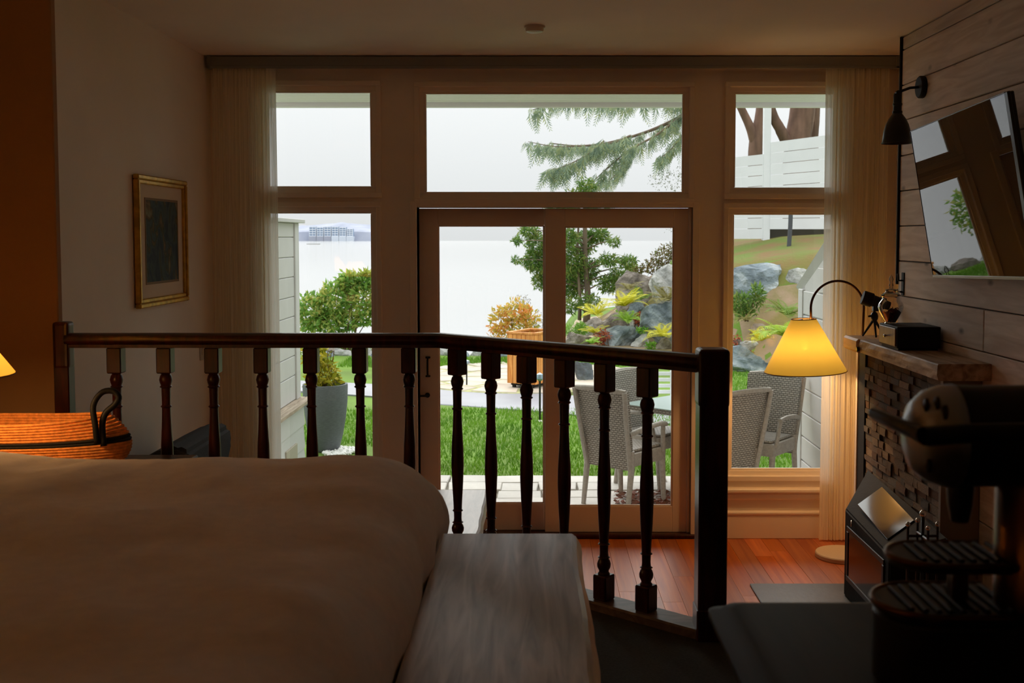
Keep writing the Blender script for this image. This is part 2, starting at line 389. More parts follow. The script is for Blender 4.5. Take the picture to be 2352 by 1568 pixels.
# ------------------------------------------------------------------ CURTAINS
r_ = thing('curtain_track', 'grey curtain track running along the ceiling above all windows', 'curtain rail', (0, D - .09, CZ))
zt = at_y(1200, 156, D - .1).z - CZ
obj('track', box(BM(), XL + .02, -.03, zt, XR - .03, .03, -.004, .006), M_grey, r_)
obj('valance_lip', box(BM(), XL + .02, -.036, zt - .006, XR - .03, -.028, zt + .012, .003), M_grey, r_)
for s, xx in ((0, XL + .03), (1, XR - .04)): obj('end_cap', box(BM(), xx - .012, -.036, zt - .008, xx + .012, .034, -.003, .004), M_grey, r_)
def sheer_mat(name, col, tr):
    m = bpy.data.materials.new(name); m.use_nodes = True; N = m.node_tree.nodes; L = m.node_tree.links
    p = N['Principled BSDF']; p.inputs['Base Color'].default_value = col; p.inputs['Roughness'].default_value = .9; p.inputs['Specular IOR Level'].default_value = .1
    t = N.new('ShaderNodeBsdfTranslucent'); t.inputs[0].default_value = col
    a = N.new('ShaderNodeMixShader'); a.inputs[0].default_value = .45; L.new(p.outputs[0], a.inputs[1]); L.new(t.outputs[0], a.inputs[2])
    x = N.new('ShaderNodeBsdfTransparent'); b2 = N.new('ShaderNodeMixShader')
    tc = N.new('ShaderNodeTexCoord'); mp = N.new('ShaderNodeMapping'); mp.inputs['Scale'].default_value = (160, 160, 1.5); L.new(tc.outputs['Object'], mp.inputs[0])
    n = N.new('ShaderNodeTexNoise'); n.inputs['Scale'].default_value = 1; n.inputs['Detail'].default_value = 2; L.new(mp.outputs[0], n.inputs['Vector'])
    mr = N.new('ShaderNodeMapRange'); mr.inputs[1].default_value = .3; mr.inputs[2].default_value = .7; mr.inputs[3].default_value = 1 - tr - .12; mr.inputs[4].default_value = 1 - tr + .12
    L.new(n.outputs['Fac'], mr.inputs[0]); L.new(mr.outputs[0], b2.inputs[0]); L.new(x.outputs[0], b2.inputs[1]); L.new(a.outputs[0], b2.inputs[2])
    L.new(b2.outputs[0], N['Material Output'].inputs[0]); return m
M_sheer = sheer_mat('sheer_cloth', lin(254, 250, 236), .12)
def curtain(label, xin, xout, zb, seed, name='sheer_curtain'):
    rr = random.Random(seed); root = thing(name, label, 'curtain', ((xin + xout) / 2, D - .09, 0)); cx = (xin + xout) / 2
    # one cloth gathered into folds: dense by the wall, a single flat lap at the inner edge
    pts = []; FD = .009; lap = .055 if xout > xin else -.055
    nf = 24
    pts.append((xin, 0)); pts.append((xin + lap * .5, .004)); pts.append((xin + lap, -.002))
    for k in range(nf):
        u = (k + .5) / nf; xx = xin + lap + (xout - xin - lap) * u
        dx = (xout - xin) / nf
        pts.append((xx - dx * .35 + rr.uniform(-.004, .004), FD + rr.uniform(-.006, .006)))
        pts.append((xx + dx * .5 + rr.uniform(-.008, .008), -FD + rr.uniform(-.006, .006)))
    cur = spline([(a, b_, 0) for a, b_ in pts], len(pts) * 5); V = []; Fc = []; nz = 14; zt_ = CZ - .055
    for j in range(nz + 1):
        v = j / nz; z = zt_ + (zb - zt_) * v; amp = .75 + .35 * v
        for i, q in enumerate(cur):
            V.append((q.x - cx + .004 * math.sin(3 * v + i * .35), q.y * amp, z))
    n = len(cur)
    for j in range(nz):
        for i in range(n - 1): Fc.append((j * n + i, j * n + i + 1, (j + 1) * n + i + 1, (j + 1) * n + i))
    mobj('cloth', npmesh('cloth', V, Fc), M_sheer, root, smooth=True)
    # heading tape and hem are doubled cloth
    for nm, za, zb2, off in (('heading', zt_ + .002, zt_ - .14, -.003), ('hem', zb + .085, zb + .001, -.003)):
        V = []; Fc = []
        for j, z in enumerate((za, zb2)):
            v = (z - zt_) / (zb - zt_); amp = .75 + .35 * v
            for i, q in enumerate(cur): V.append((q.x - cx + .004 * math.sin(3 * v + i * .35), q.y * amp + off, z))
        for i in range(n - 1): Fc.append((i, i + 1, n + i + 1, n + i))
        mobj(nm, npmesh(nm, V, Fc), M_sheer, root, smooth=True)
    return root
curtain('sheer cream curtain gathered in the left corner beside the painting', at_y(636, 400, D - .09).x, at_y(490, 400, D - .09).x, .012, 3)
curtain('sheer curtain glowing amber in the right corner behind the arc lamp', at_y(1893, 400, D - .09).x, at_y(2038, 400, D - .09).x, .012, 5)

# ------------------------------------------------------------------ BALUSTRADE
rail = thing('balustrade', 'dark mahogany balustrade with turned spindles along the platform edge', 'railing', (0, 0, ZP))
RT = 1.607 - ZP                                          # top of the hand rail above the carpet
def bal_mesh():
    b = BM(); q = .0275; zb, zt_ = .03, RT - .055
    box(b, -q, -q, zb, q, q, zb + .085, .004); box(b, -q, -q, zt_ - .098, q, q, zt_, .004)
    z0 = zb + .08; h = zt_ - .093 - z0
    prof = [(.018, 0), (.021, .012), (.0165, .022), (.017, .03), (.0225, .048), (.0235, .066), (.020, .084), (.0155, .094), (.0215, .100), (.0155, .107), (.0145, .125), (.015, .165), (.0205, .172), (.0155, .180), (.0165, .22), (.0205, .33), (.0235, .45), (.0225, .55), (.0185, .66), (.0165, .74), (.0160, .78), (.0215, .788), (.016, .797), (.0165, .86), (.017, .90), (.0235, .908), (.0185, .917), (.0225, .935), (.0245, .952), (.021, .975), (.0165, .985), (.020, .996), (.018, 1.0)]
    lathe(b, [(r, z0 + z * h) for r, z in prof], 16, cap=False)
    me = bpy.data.meshes.new('baluster'); bmesh.ops.recalc_face_normals(b, faces=b.faces); b.to_mesh(me); b.free()
    me.materials.append(M_dark); me.polygons.foreach_set('use_smooth', [True] * len(me.polygons)); me.set_sharp_from_angle(angle=math.radians(35)); return me
bme = bal_mesh()
for x in (-1.606, -1.418, -1.236, -1.049, -.862, -.676, -.489): mobj('baluster', bme, None, rail, loc=(x, CN.y, 0))
dv = (CN - NW).normalized(); ang = math.atan2(-dv.y, -dv.x)
for k in range(6):
    q = NW + dv * (.243 + .1735 * k)
    o = mobj('baluster', bme, None, rail, loc=(q.x, q.y, 0)); o.rotation_euler = (0, 0, ang)
# hand rail: moulded section swept along the corner
sec = [(-.026, -.055), (.026, -.055), (.027, -.043), (.034, -.036), (.037, -.022), (.033, -.008), (.018, -.001), (0, 0), (-.018, -.001), (-.033, -.008), (-.037, -.022), (-.034, -.036), (-.027, -.043)]
def sweep(bm, path, sec, z):
    rings = []
    for i, p in enumerate(path):
        d0 = (path[i] - path[i - 1]).normalized() if i else (path[1] - path[0]).normalized()
        d1 = (path[i + 1] - path[i]).normalized() if i < len(path) - 1 else d0
        t = (d0 + d1).normalized(); n = Vector((-t.y, t.x)); k = 1 / max(.3, n.dot(Vector((-d0.y, d0.x))))
        rings.append([bm.verts.new((p.x + n.x * a * k, p.y + n.y * a * k, z + h)) for a, h in sec])
    m = len(sec)
    for a, c in zip(rings, rings[1:]):
        for k in range(m): bm.faces.new((a[k], a[(k + 1) % m], c[(k + 1) % m], c[k]))
    bm.faces.new(rings[0]); bm.faces.new(rings[-1][::-1])
b = BM(); sweep(b, [Vector((-1.79, CN.y)), CN, NW], sec, RT); obj('hand_rail', b, M_dark, rail, smooth=35)
M_shoe = wood('grey_shoe_rail', lin(86, 66, 54), lin(130, 108, 94), rough=.4, grain=(2, 9, 9), scale=3, rnd=0, bump=.05)
ss = [(-.05, .001), (.05, .001), (.05, .024), (.045, .03), (-.045, .03), (-.05, .024)]
b = BM(); sweep(b, [Vector((-1.79, CN.y)), CN, NW], ss, 0); obj('shoe_rail', b, M_shoe, rail)
def newel(x, y, hw, ztop, ang, nm='newel_post'):
    b = BM(); M = T(x, y, 0, rz=ang)
    box(b, -hw, -hw, 0.0, hw, hw, .10, .004, M); box(b, -hw * .93, -hw * .93, .09, hw * .93, hw * .93, ztop - .17, .004, M)
    box(b, -hw, -hw, ztop - .18, hw, hw, ztop, .014, M, 3); obj(nm, b, M_dark, rail)
newel(NW.x, NW.y, .048, 1.629 - ZP, 0)
newel(-1.805, CN.y, .031, at_y(158, 738, CN.y).z - ZP, 0)

# ------------------------------------------------------------------ BED, DUVET, BENCH
bed = thing('bed', 'bed hidden under the puffy duvet, foot towards the wooden bench', 'bed', (-1.4, 2.1, ZP))
M_linen = mat('duvet_cotton', lin(250, 240, 232), .9, var=.03, scale=30, bump=.12, bscale=260, spec=.2)
M_mat = mat('mattress_ticking', lin(190, 180, 165), .9, var=.05, scale=30)
obj('mattress', box(BM(), -1.5, -.92, .30, 1.02, .84, .56, .05, seg=3), M_mat, bed, smooth=40)
obj('bed_base', box(BM(), -1.5, -.90, .10, 1.0, .82, .30, .02), M_bench, bed)
for sx in (-1.4, .9):
    for sy in (-.8, .72): obj('leg', box(BM(), sx - .04, sy - .04, .001, sx + .04, sy + .04, .10, .004), M_dark, bed)
X0d, X1d, Y0d, Y1d, ZTd, RD = -2.95, -.262, .95, 3.085, 1.366, .165
def rollover(a, lo, hi, r):
    """coordinate a along the cloth -> (position, drop) for a top that rolls over both edges with radius r"""
    def edge(e):                 # e = cloth length past the start of the roll
        if e <= 0: return e, 0.0
        if e < r * PI / 2: t = e / r; return r * math.sin(t), r * (1 - math.cos(t))
        return r - .06 * min(1, (e - r * PI / 2) / .3), r + (e - r * PI / 2)
    if a > hi - r: p_, d_ = edge(a - (hi - r)); return hi - r + p_, d_
    if a < lo + r: p_, d_ = edge(lo + r - a); return lo + r - p_, d_
    return a, 0.0
from mathutils import noise
NXd, NYd = 170, 130; V = []; Fc = []; ext = .30
for i in range(NXd + 1):
    for j in range(NYd + 1):
        a = X0d - .0 + (X1d + ext - X0d) * i / NXd; bq = Y0d - ext + (Y1d - Y0d + 2 * ext) * j / NYd
        x, dx = rollover(a, X0d - 9, X1d, RD); y, dy = rollover(bq, Y0d, Y1d, .12)
        dr = min(dx + dy, max(dx, dy) + .02)
        puff = .024 * noise.noise((a * 1.9, bq * 2.3, 6.4)) - .035 * max(0, a + .75) + .014 * noise.noise((a * 5.2, bq * 4.1, 7.7)) + .004 * noise.noise((a * 17, bq * 9, 3))
        fold = .012 * abs(noise.noise((a * 3.0 + bq * 1.2, bq * 3.4, 9.1)))
        sidew = min(1, dx / .2) * .020 * noise.noise((0, bq * 6 + a * 1.5, 5.1))
        x += sidew - min(1, dx / .25) * .01; z = ZTd - dr + (puff - fold) * (1 - min(1, dr / .3) * .5) - .012 * max(0, (a + 1.0)) 
        y += min(1, dy / .2) * .02 * noise.noise((a * 5, 0, 2.2))
        V.append((x + 1.2, y - 2.1, max(z, ZP + .33 if dx > 0 or dy > 0 else 0) - ZP - .45))
n = NYd + 1
for i in range(NXd):
    for j in range(NYd): Fc.append((i * n + j, (i + 1) * n + j, (i + 1) * n + j + 1, i * n + j + 1))
du = mobj('duvet', npmesh('duvet', V, Fc), M_linen, None, smooth=True, loc=(-1.2, 2.1, ZP + .45))
tag(du, 'puffy off-white duvet spread over the whole bed', 'duvet')
so = du.modifiers.new('cloth_thickness', 'SOLIDIFY'); so.thickness = .012; so.offset = 1
def live_edge_slab(root, x0, x1, y0, y1, z0, z1, amp, m, seed, nm):
    """slab whose right side keeps the wavy edge of the tree"""
    rr = random.Random(seed); n = 26; pr = []; b = BM(); rows = []
    for i in range(n + 1):
        y = y0 + (y1 - y0) * i / n
        wv = amp * (noise.noise((y * 2.3, seed, 0)) + .6 * noise.noise((y * 6.1, seed, 4)))
        rows.append([b.verts.new(p_) for p_ in ((x0, y, z0), (x0, y, z1), (x1 - .012 + wv, y, z1), (x1 + wv, y, z1 - .008), (x1 + .014 + wv * 1.1, y, (z0 + z1) / 2), (x1 - .004 + wv, y, z0))])
    for a, c in zip(rows, rows[1:]):
        for k in range(6): b.faces.new((a[k], a[(k + 1) % 6], c[(k + 1) % 6], c[k]))
    b.faces.new(rows[0]); b.faces.new(rows[-1][::-1])
    return obj(nm, b, m, root)
bn = thing('bench', 'weathered live-edge wooden bench at the foot of the bed', 'bench', (-.1, 2.0, ZP))
live_edge_slab(bn, -.155, .205, -.95, .905, .385, .45, .010, M_bench, 4, 'seat')
for yy in (-.75, .7): obj('leg', box(BM(), -.12, yy - .03, .001, .12, yy + .03, .386, .006), M_bench, bn)
tb = thing('coffee_table', 'pale live-edge low table down in the sunken room by the doors', 'table', (-.65, 5.7, 0))
live_edge_slab(tb, -.55, .35, -.75, .79, .39, .45, .012, M_bench2, 9, 'table_top')
for yy in (-.55, .58): obj('leg', box(BM(), -.40, yy - .04, .001, .20, yy + .04, .391, .006), M_bench2, tb)

# ------------------------------------------------------------------ LEFT SIDE: painting, armchair, lamp, basket
pa = thing('framed_painting', 'gold framed painting with cream mat on the left wall', 'painting', (XL, 6.19, 1.945))
p0, p1 = at_x(311, 400, XL + .02), at_x(427, 550, XL + .02)
ya, yb = p0.y - 6.19, p1.y - 6.19; za, zb = at_x(427, 690, XL + .02).z - 1.945, at_x(427, 417, XL + .02).z - 1.945
M_gold = mat('gold_leaf', lin(206, 160, 60), .38, metal=.7, var=.25, scale=20); M_matb = mat('mat_board', lin(226, 206, 182), .9); 
def frame_ring(root, nm, y0, y1, z0, z1, wd, xa, xb, m, bv):
    for (a0, a1, c0, c1) in ((y0, y1, z1 - wd, z1), (y0, y1, z0, z0 + wd), (y0, y0 + wd, z0 + wd, z1 - wd), (y1 - wd, y1, z0 + wd, z1 - wd)):
        obj(nm, box(BM(), xa, a0, c0, xb, a1, c1, bv), m, root)
frame_ring(pa, 'frame', ya, yb, za, zb, .026, .003, .036, M_gold, .006)
frame_ring(pa, 'inner_frame', ya + .024, yb - .024, za + .024, zb - .024, .024, .003, .026, M_gold, .005)
obj('backing_board', box(BM(), .002, ya + .01, za + .01, .008, yb - .01, zb - .01), M_matte, pa)
obj('mat', box(BM(), .008, ya + .04, za + .04, .014, yb - .04, zb - .04, .001), M_matb, pa)
q0, q1 = at_x(335, 550, XL + .014), at_x(407, 550, XL + .014)
m = bpy.data.materials.new('painting_print'); m.use_nodes = True; N = m.node_tree.nodes; L = m.node_tree.links
tc = N.new('ShaderNodeTexCoord'); mp = N.new('ShaderNodeMapping'); mp.inputs['Scale'].default_value = (1, 9, 6); L.new(tc.outputs['Object'], mp.inputs[0])
n1 = N.new('ShaderNodeTexNoise'); n1.inputs['Scale'].default_value = 1; n1.inputs['Detail'].default_value = 7; n1.inputs['Distortion'].default_value = 1.2; L.new(mp.outputs[0], n1.inputs['Vector'])
cr = N.new('ShaderNodeValToRGB'); el = cr.color_ramp.elements
el[0].position = .3; el[0].color = lin(30, 40, 50); el[1].position = .75; el[1].color = lin(140, 150, 120)
for ps, cc in ((.42, (46, 62, 74)), (.50, (70, 90, 92)), (.57, (58, 66, 44)), (.64, (120, 96, 66))): e_ = el.new(ps); e_.color = lin(*cc)
L.new(n1.outputs['Fac'], cr.inputs[0]); L.new(cr.outputs[0], N['Principled BSDF'].inputs['Base Color']); N['Principled BSDF'].inputs['Roughness'].default_value = .8
zq0, zq1 = at_x(371, 645, XL + .014).z - 1.945, at_x(371, 462, XL + .014).z - 1.945
obj('print', box(BM(), .0135, q0.y - 6.19, zq0, .0155, q1.y - 6.19, zq1), m, pa)
frame_ring(pa, 'mat_bevel', q0.y - 6.19 - .012, q1.y - 6.19 + .012, zq0 - .012, zq1 + .012, .013, .0138, .017, mat('inner_bevel', lin(140, 110, 70), .7), .001)
zw = at_x(462, 806, XL)
sw = thing('light_switch', 'small white switch plate low on the left wall near the curtain', 'switch', zw)
obj('plate', box(BM(), .0005, -.035, -.057, .007, .035, .057, .003), mat('switch_plastic', lin(205, 198, 188), .4), sw); obj('rocker', box(BM(), .006, -.012, -.024, .012, .012, .024, .002), mat('switch_plastic', lin(205, 198, 188), .4), sw)
# armchair, back against the left wall
M_navy = mat('slate_upholstery', lin(58, 62, 66), .9, var=.12, scale=120, bump=.3, bscale=500)
ac = thing('armchair', 'slate grey armchair against the left wall beyond the balustrade', 'armchair', (-1.64, 5.62, 0))
def soft(bm, x0, y0, z0, x1, y1, z1, r=.05, M=None): return box(bm, x0, y0, z0, x1, y1, z1, r, M, 4)
b = BM(); prism(b, [(-.42, .0), (-.20, .0), (-.12, .40), (-.02, .86), (-.03, .945), (-.09, .975), (-.17, .955), (-.30, .89), (-.41, .80), (-.425, .55)], -.36, .36, T(rx=PI / 2), .0)
bmesh.ops.translate(b, verts=b.verts, vec=(-.03, 0, -.02)); bmesh.ops.bevel(b, geom=[e for e in b.edges], offset=.02, segments=2, affect='EDGES'); obj('backrest', b, M_navy, ac, smooth=50)
b = BM(); soft(b, -.20, -.30, .22, .42, .30, .36, .03); obj('seat', b, M_navy, ac, smooth=50)
b = BM(); soft(b, -.12, -.29, .36, .44, .29, .48, .045); obj('seat_cushion', b, M_navy, ac, smooth=50)
for s in (-1, 1):
    b = BM(); soft(b, -.24, s * .36 - .07, .14, .42, s * .36 + .07, .62, .05); obj('arm', b, M_navy, ac, smooth=50)
    for xx in (-.30, .36): obj('leg', lathe(BM(), [(.015, .001), (.024, .2)], 10, T(xx, s * .31, 0)), M_dark, ac, smooth=40)
b = BM(); tube(b, spline([(-.44, -.372, .72), (-.33, -.376, .805), (-.23, -.376, .865), (-.15, -.374, .83), (-.10, -.374, .68)], 16), .008, 6); obj('piping', b, M_matte, ac, smooth=True)
# bedside table with lamp and straw basket
ns = thing('bedside_table', 'dark bedside table behind the bed under the left lamp', 'table', (-1.75, 3.62, ZP))
obj('table_top', box(BM(), -.55, -.42, .42, .50, .36, .45, .006), M_dark, ns)
for sx in (-.5, .41):
    for sy in (-.33, .31): obj('leg', box(BM(), sx - .02, sy - .02, .001, sx + .02, sy + .02, .421, .003), M_dark, ns)
obj('apron', box(BM(), -.5, -.34, .345, .46, .32, .421, .002), M_dark, ns)
def shade_mat(name, col, dcol, thin):
    m = bpy.data.materials.new(name); m.use_nodes = True; N = m.node_tree.nodes; L = m.node_tree.links
    t = N.new('ShaderNodeBsdfTranslucent'); t.inputs[0].default_value = col
    d = N['Principled BSDF']; d.inputs['Base Color'].default_value = dcol; d.inputs['Roughness'].default_value = .9; d.inputs['Specular IOR Level'].default_value = .1
    a = N.new('ShaderNodeAddShader'); L.new(t.outputs[0], a.inputs[0]); L.new(d.outputs[0], a.inputs[1])
    x = N.new('ShaderNodeBsdfTransparent'); x.inputs[0].default_value = thin; a2 = N.new('ShaderNodeAddShader'); L.new(a.outputs[0], a2.inputs[0]); L.new(x.outputs[0], a2.inputs[1]); L.new(a2.outputs[0], N['Material Output'].inputs[0]); return m
M_shade = shade_mat('lamp_shade_cloth', (.25, .255, .13, 1), (.22, .17, .10, 1), (.13, .105, .05, 1))
M_bulb = bpy.data.materials.new('bulb_glow'); M_bulb.use_nodes = True; _p = M_bulb.node_tree.nodes['Principled BSDF']; _p.inputs['Emission Color'].default_value = (1, .62, .25, 1); _p.inputs['Emission Strength'].default_value = 6
LAMPC = (1.0, .55, .21)
M_shade2 = shade_mat('bedside_shade_cloth', (.64, .54, .25, 1), (.22, .17, .10, 1), (.05, .04, .02, 1))
def cone_shade(root, r0, r1, z0, z1, M_shade):
    b = BM(); lathe(b, [(r0, z0), (r1, z1), (r1 - .0015, z1), (r0 - .0015, z0), (r0, z0)], 48, cap=False)
    sh = obj('lamp_shade', b, M_shade, root, smooth=50)
    for r, z in ((r0, z0), (r1, z1)):
        b = BM(); tube(b, [(r * math.cos(t), r * math.sin(t), z) for t in np.linspace(0, 2 * PI, 41)], .0028, 6, False); obj('shade_rim', b, mat('shade_trim', lin(120, 84, 40), .7), sh, smooth=True)
    return sh
def bulb(root, x, y, z, watts, rad=.028):
    b = BM(); bmesh.ops.create_uvsphere(b, u_segments=14, v_segments=9, radius=rad * .8, matrix=T(x, y, z)); obj('bulb', b, M_bulb, root, smooth=True)
    l = bpy.data.lights.new('bulb_light', 'POINT'); l.energy = watts; l.color = LAMPC; l.shadow_soft_size = rad * 1.7; lo = bpy.data.objects.new('bulb_light', l); COL.objects.link(lo); lo.location = (x, y, z - rad * 1.9); lo.parent = root
tl = thing('table_lamp', 'lit bedside lamp with amber cone shade at the left edge', 'lamp', (-1.812, 3.315, ZP + .4505))
obj('base', lathe(BM(), [(.075, 0), (.078, .008), (.06, .016), (.02, .026), (.014, .05), (.02, .07), (.03, .10), (.026, .14), (.012, .17), (.010, .44)], 24), mat('lamp_base_bronze', lin(60, 44, 30), .4, metal=.6), tl, smooth=40)
cone_shade(tl, .195, .062, .377, .565, M_shade2)
b = BM()
for k in range(3): tube(b, [(0, 0, .45), (.062 * math.cos(k * 2.094), .062 * math.sin(k * 2.094), .563)], .002, 5)
obj('shade_spider', b, M_black, tl); bulb(tl, 0, 0, .475, 10)
# its twin on the other side of the bed, out of the frame, lights the near part of the duvet
ns2 = copy_tree(ns); ns2.location = (-2.75, .50, ZP); ns2['label'] = 'dark bedside table on the near side of the bed, outside the picture'
tl2 = copy_tree(tl); tl2.location = (-2.55, .55, ZP + .4505)
for _c in tl2.children:
    if _c.type == 'LIGHT': _c.data = _c.data.copy(); _c.data.energy = 24
tl2['label'] = 'lit bedside lamp on the near side of the bed, outside the picture'
# straw basket: coiled rope rows, black base and loop handles
bk = thing('straw_basket', 'coiled straw basket with black base and black loop handle, left of the bed', 'basket', (-1.84, 3.70, ZP + .4505))
M_straw = mat('straw_rope', lin(232, 148, 70), .8, var=.2, scale=70, bump=.3, bscale=250)
M_strawd = mat('black_rope', lin(18, 16, 14), .8, bump=.3, bscale=250)
def basket_row(rx, ry, z, rr, up):
    pts = [(rx * math.cos(t), ry * math.sin(t), z + up * max(0, math.cos(t)) ** 3) for t in np.linspace(0, 2 * PI, 61)]
    return tube(BM(), pts, rr, 6, False)
for k in range(19):
    u = k / 18; z = .008 + .0092 * k
    obj('rope_row', basket_row(.36 + .085 * math.sin(PI * min(1, u * .85 + .1)) , (.095 + .03 * u), z, .0056, .022 * u), M_strawd if k in (10, 11) else M_straw, bk, smooth=True)
obj('base', lathe(BM(), [(.365, .001), (.37, .012)], 48, None, 1, .27), M_strawd, bk)
hb = spline([(px0, py0 * .72, pz0 - .05) for px0, py0, pz0 in ((.365, -.12, .16), (.362, -.125, .22), (.352, -.11, .285), (.375, -.09, .328), (.41, -.08, .333), (.43, -.08, .312), (.415, -.08, .286), (.388, -.09, .26), (.378, -.10, .22), (.384, -.11, .15))], 40)
obj('handle', tube(BM(), hb, .0105, 8), M_matte, bk, smooth=True)
hb = [Vector((-p_.x, p_.y, p_.z)) for p_ in hb]; obj('handle', tube(BM(), hb, .0105, 8), M_matte, bk, smooth=True)
# ------------------------------------------------------------------ CEILING + RIGHT WALL
p = at_z(1228, 60, CZ)
sd = thing('smoke_detector', 'white round smoke detector on the ceiling', 'smoke detector', (p.x, p.y, CZ))
M_plast = mat('white_plastic', lin(215, 205, 192), .4)
obj('base', lathe(BM(), [(.056, -.012), (.058, -.0005)], 28), M_plast, sd, smooth=40)
obj('cover', lathe(BM(), [(.001, -.036), (.03, -.036), (.046, -.030), (.05, -.022), (.0505, -.012)], 28), M_plast, sd, smooth=40)
# wall lamp
p = at_x(2122, 200, XP)
sc = thing('wall_lamp', 'black bell-shaped wall lamp on the plank wall', 'lamp', (XP, p.y, p.z))
RY = T(ry=-PI / 2)
obj('wall_plate', lathe(BM(), [(.058, 0), (.060, .004), (.060, .024), (.054, .030)], 28, RY), M_matte, sc, smooth=40)
e = at_y(2062, 213, p.y - .05) - p; ex = e.x + p.x - XP; ez = e.z
obj('arm', tube(BM(), [(-.026, 0, 0), (-.08, -.015, -.006), (ex + .01, -.05, ez + .006)], .0075, 10), M_black, sc, smooth=True)
b = BM(); lathe(b, [(.012, .014), (.013, 0), (.012, -.014)], 14, T(ex, -.05, ez, rx=PI / 2)); obj('swivel', b, M_black, sc, smooth=40)
b = BM(); lathe(b, [(.020, .0), (.022, -.01), (.022, -.05), (.025, -.054), (.025, -.062), (.022, -.066), (.022, -.09), (.026, -.094), (.026, -.104), (.020, -.108)], 20, T(ex, -.05, ez - .004)); obj('socket', b, M_black, sc, smooth=35)
b = BM(); lathe(b, [(.020, -.105), (.030, -.118), (.046, -.14), (.060, -.17), (.070, -.205), (.074, -.24), (.076, -.258), (.083, -.268), (.081, -.270), (.074, -.259), (.068, -.205), (.044, -.142), (.019, -.112)], 32, T(ex, -.05, ez), cap=False); obj('shade', b, M_black, sc, smooth=40)
# hinge bracket at the end of the plank wall
p = at_x(2075, 652, XP)
hb_ = thing('hook_bracket', 'small black iron bracket at the far edge of the plank wall', 'bracket', (XP, p.y, p.z))
obj('plate', box(BM(), -.006, -.02, -.065, -.0005, .02, .065, .002), M_matte, hb_); obj('peg', tube(BM(), [(-.004, 0, -.045), (-.03, 0, -.045), (-.036, 0, -.03)], .006, 8), M_chrome, hb_, smooth=True)
obj('hook', tube(BM(), [(-.004, 0, .02), (-.028, 0, .02), (-.032, 0, .06)], .006, 8), M_black, hb_, smooth=True)
# television, tilted towards the bed
U = Vector((-.04, -1.0, .028)).normalized(); Vv = Vector((-.167, .017, 1.0)); Vv = (Vv - U * Vv.dot(U)).normalized(); Nn = U.cross(Vv).normalized()   # U towards the camera side, Vv up, Nn to the room
if Nn.x > 0: Nn = -Nn
BL = at_x(2144, 636, 2.012)
lw, lh = 1.226, .747
tv = thing('television', 'wall mounted black flat television tilted down towards the bed', 'television', BL)
MT = Matrix(((U.x, Vv.x, Nn.x, 0), (U.y, Vv.y, Nn.y, 0), (U.z, Vv.z, Nn.z, 0), (0, 0, 0, 1)))
def tvp(nm, x0, y0, z0, x1, y1, z1, m, bv=.0): return obj(nm, box(BM(), x0, y0, z0, x1, y1, z1, bv, MT), m, tv)
M_screen = mat('tv_screen', (.006, .006, .007, 1), .015, spec=.75)
tvp('screen', .0, .012, -.004, lw, lh - .003, .0, M_screen)
M_bez = mat('tv_bezel', lin(26, 26, 27), .3); M_lip = mat('tv_lip', lin(120, 114, 108), .3, metal=.7)
tvp('back_case', .0, .0, -.030, lw + .02, lh, -.0045, M_bez, .004); tvp('rear_housing', .2, .08, -.052, lw - .2, lh - .25, -.030, M_bez, .01)
tvp('bottom_lip', 0, -.004, -.012, lw + .02, .011, .004, M_lip, .002)
tvp('side_bezel', lw, .0, -.010, lw + .035, lh, .004, M_bez, .003); tvp('top_bezel', 0, lh - .003, -.008, lw, lh + .002, .002, M_bez, .001); tvp('left_bezel', -.004, 0, -.008, .0, lh, .002, M_bez, .001)
b = BM(); c0 = MT @ Vector((lw * .5, .38, -.03)); box(b, .018, -.12, -.11, XP - BL.x - c0.x + .002, .12, .11, .005); bmesh.ops.translate(b, verts=b.verts, vec=c0); obj('wall_mount', b, M_black, tv)
# mantel shelf
ms = thing('mantel_shelf', 'thick rough-sawn wooden mantel shelf above the stone fireplace', 'shelf', (XP, 5.7, 1.39))
M_mant = wood('mantel_wood', lin(136, 106, 82), lin(208, 182, 154), rough=.55, grain=(9, 1.2, 9), scale=2.5, knots=.5, knotcol=lin(60, 36, 20), rnd=0, bump=.3)
M_manttop = wood('mantel_top_wood', lin(70, 48, 36), lin(104, 76, 58), rough=.35, grain=(9, 1.2, 9), scale=2.5, rnd=0, bump=.05)
def rough_slab(y0, y1, x0, z0, z1, seed, nseg):
    b = BM(); rows = []
    for i in range(nseg + 1):
        y = y0 + (y1 - y0) * i / nseg; f = lambda k: .007 * noise.noise((y * 7, k * 3.1, seed))
        rows.append([b.verts.new(q) for q in ((0 - .0, y, z0), (0, y, z1), (x0 + .004, y, z1), (x0 + f(1), y, z1 - .006), (x0 + f(2) - .004, y, (z0 + z1) / 2 + .008), (x0 + f(3), y, (z0 + z1) / 2 - .012), (x0 + f(4) + .004, y, z0 + .004), (x0 + .012, y, z0))])
    for a, c in zip(rows, rows[1:]):
        for k in range(8): b.faces.new((a[k], a[(k + 1) % 8], c[(k + 1) % 8], c[k]))
    b.faces.new(rows[0]); b.faces.new(rows[-1][::-1]); return b
obj('beam', rough_slab(4.966 - 5.7, 6.18 - 5.7, -.247, -.078, 0, 2, 30), M_mant, ms)
obj('end_block', box(BM(), -.262, 6.18 - 5.7, -.078, -.001, 6.46 - 5.7, .0, .012), wood('mantel_end_lamplit', lin(196, 150, 100), lin(228, 188, 140), rough=.55, grain=(9, 1.2, 9), scale=2.5, rnd=0, bump=.2), ms)  # end block in paler orange wood: lamp glow put into the colour
obj('iron_pin', tube(BM(), [(-.252, 6.165 - 5.7, -.055), (-.268, 6.165 - 5.7, -.055)], .014, 8), M_black, ms, smooth=40)
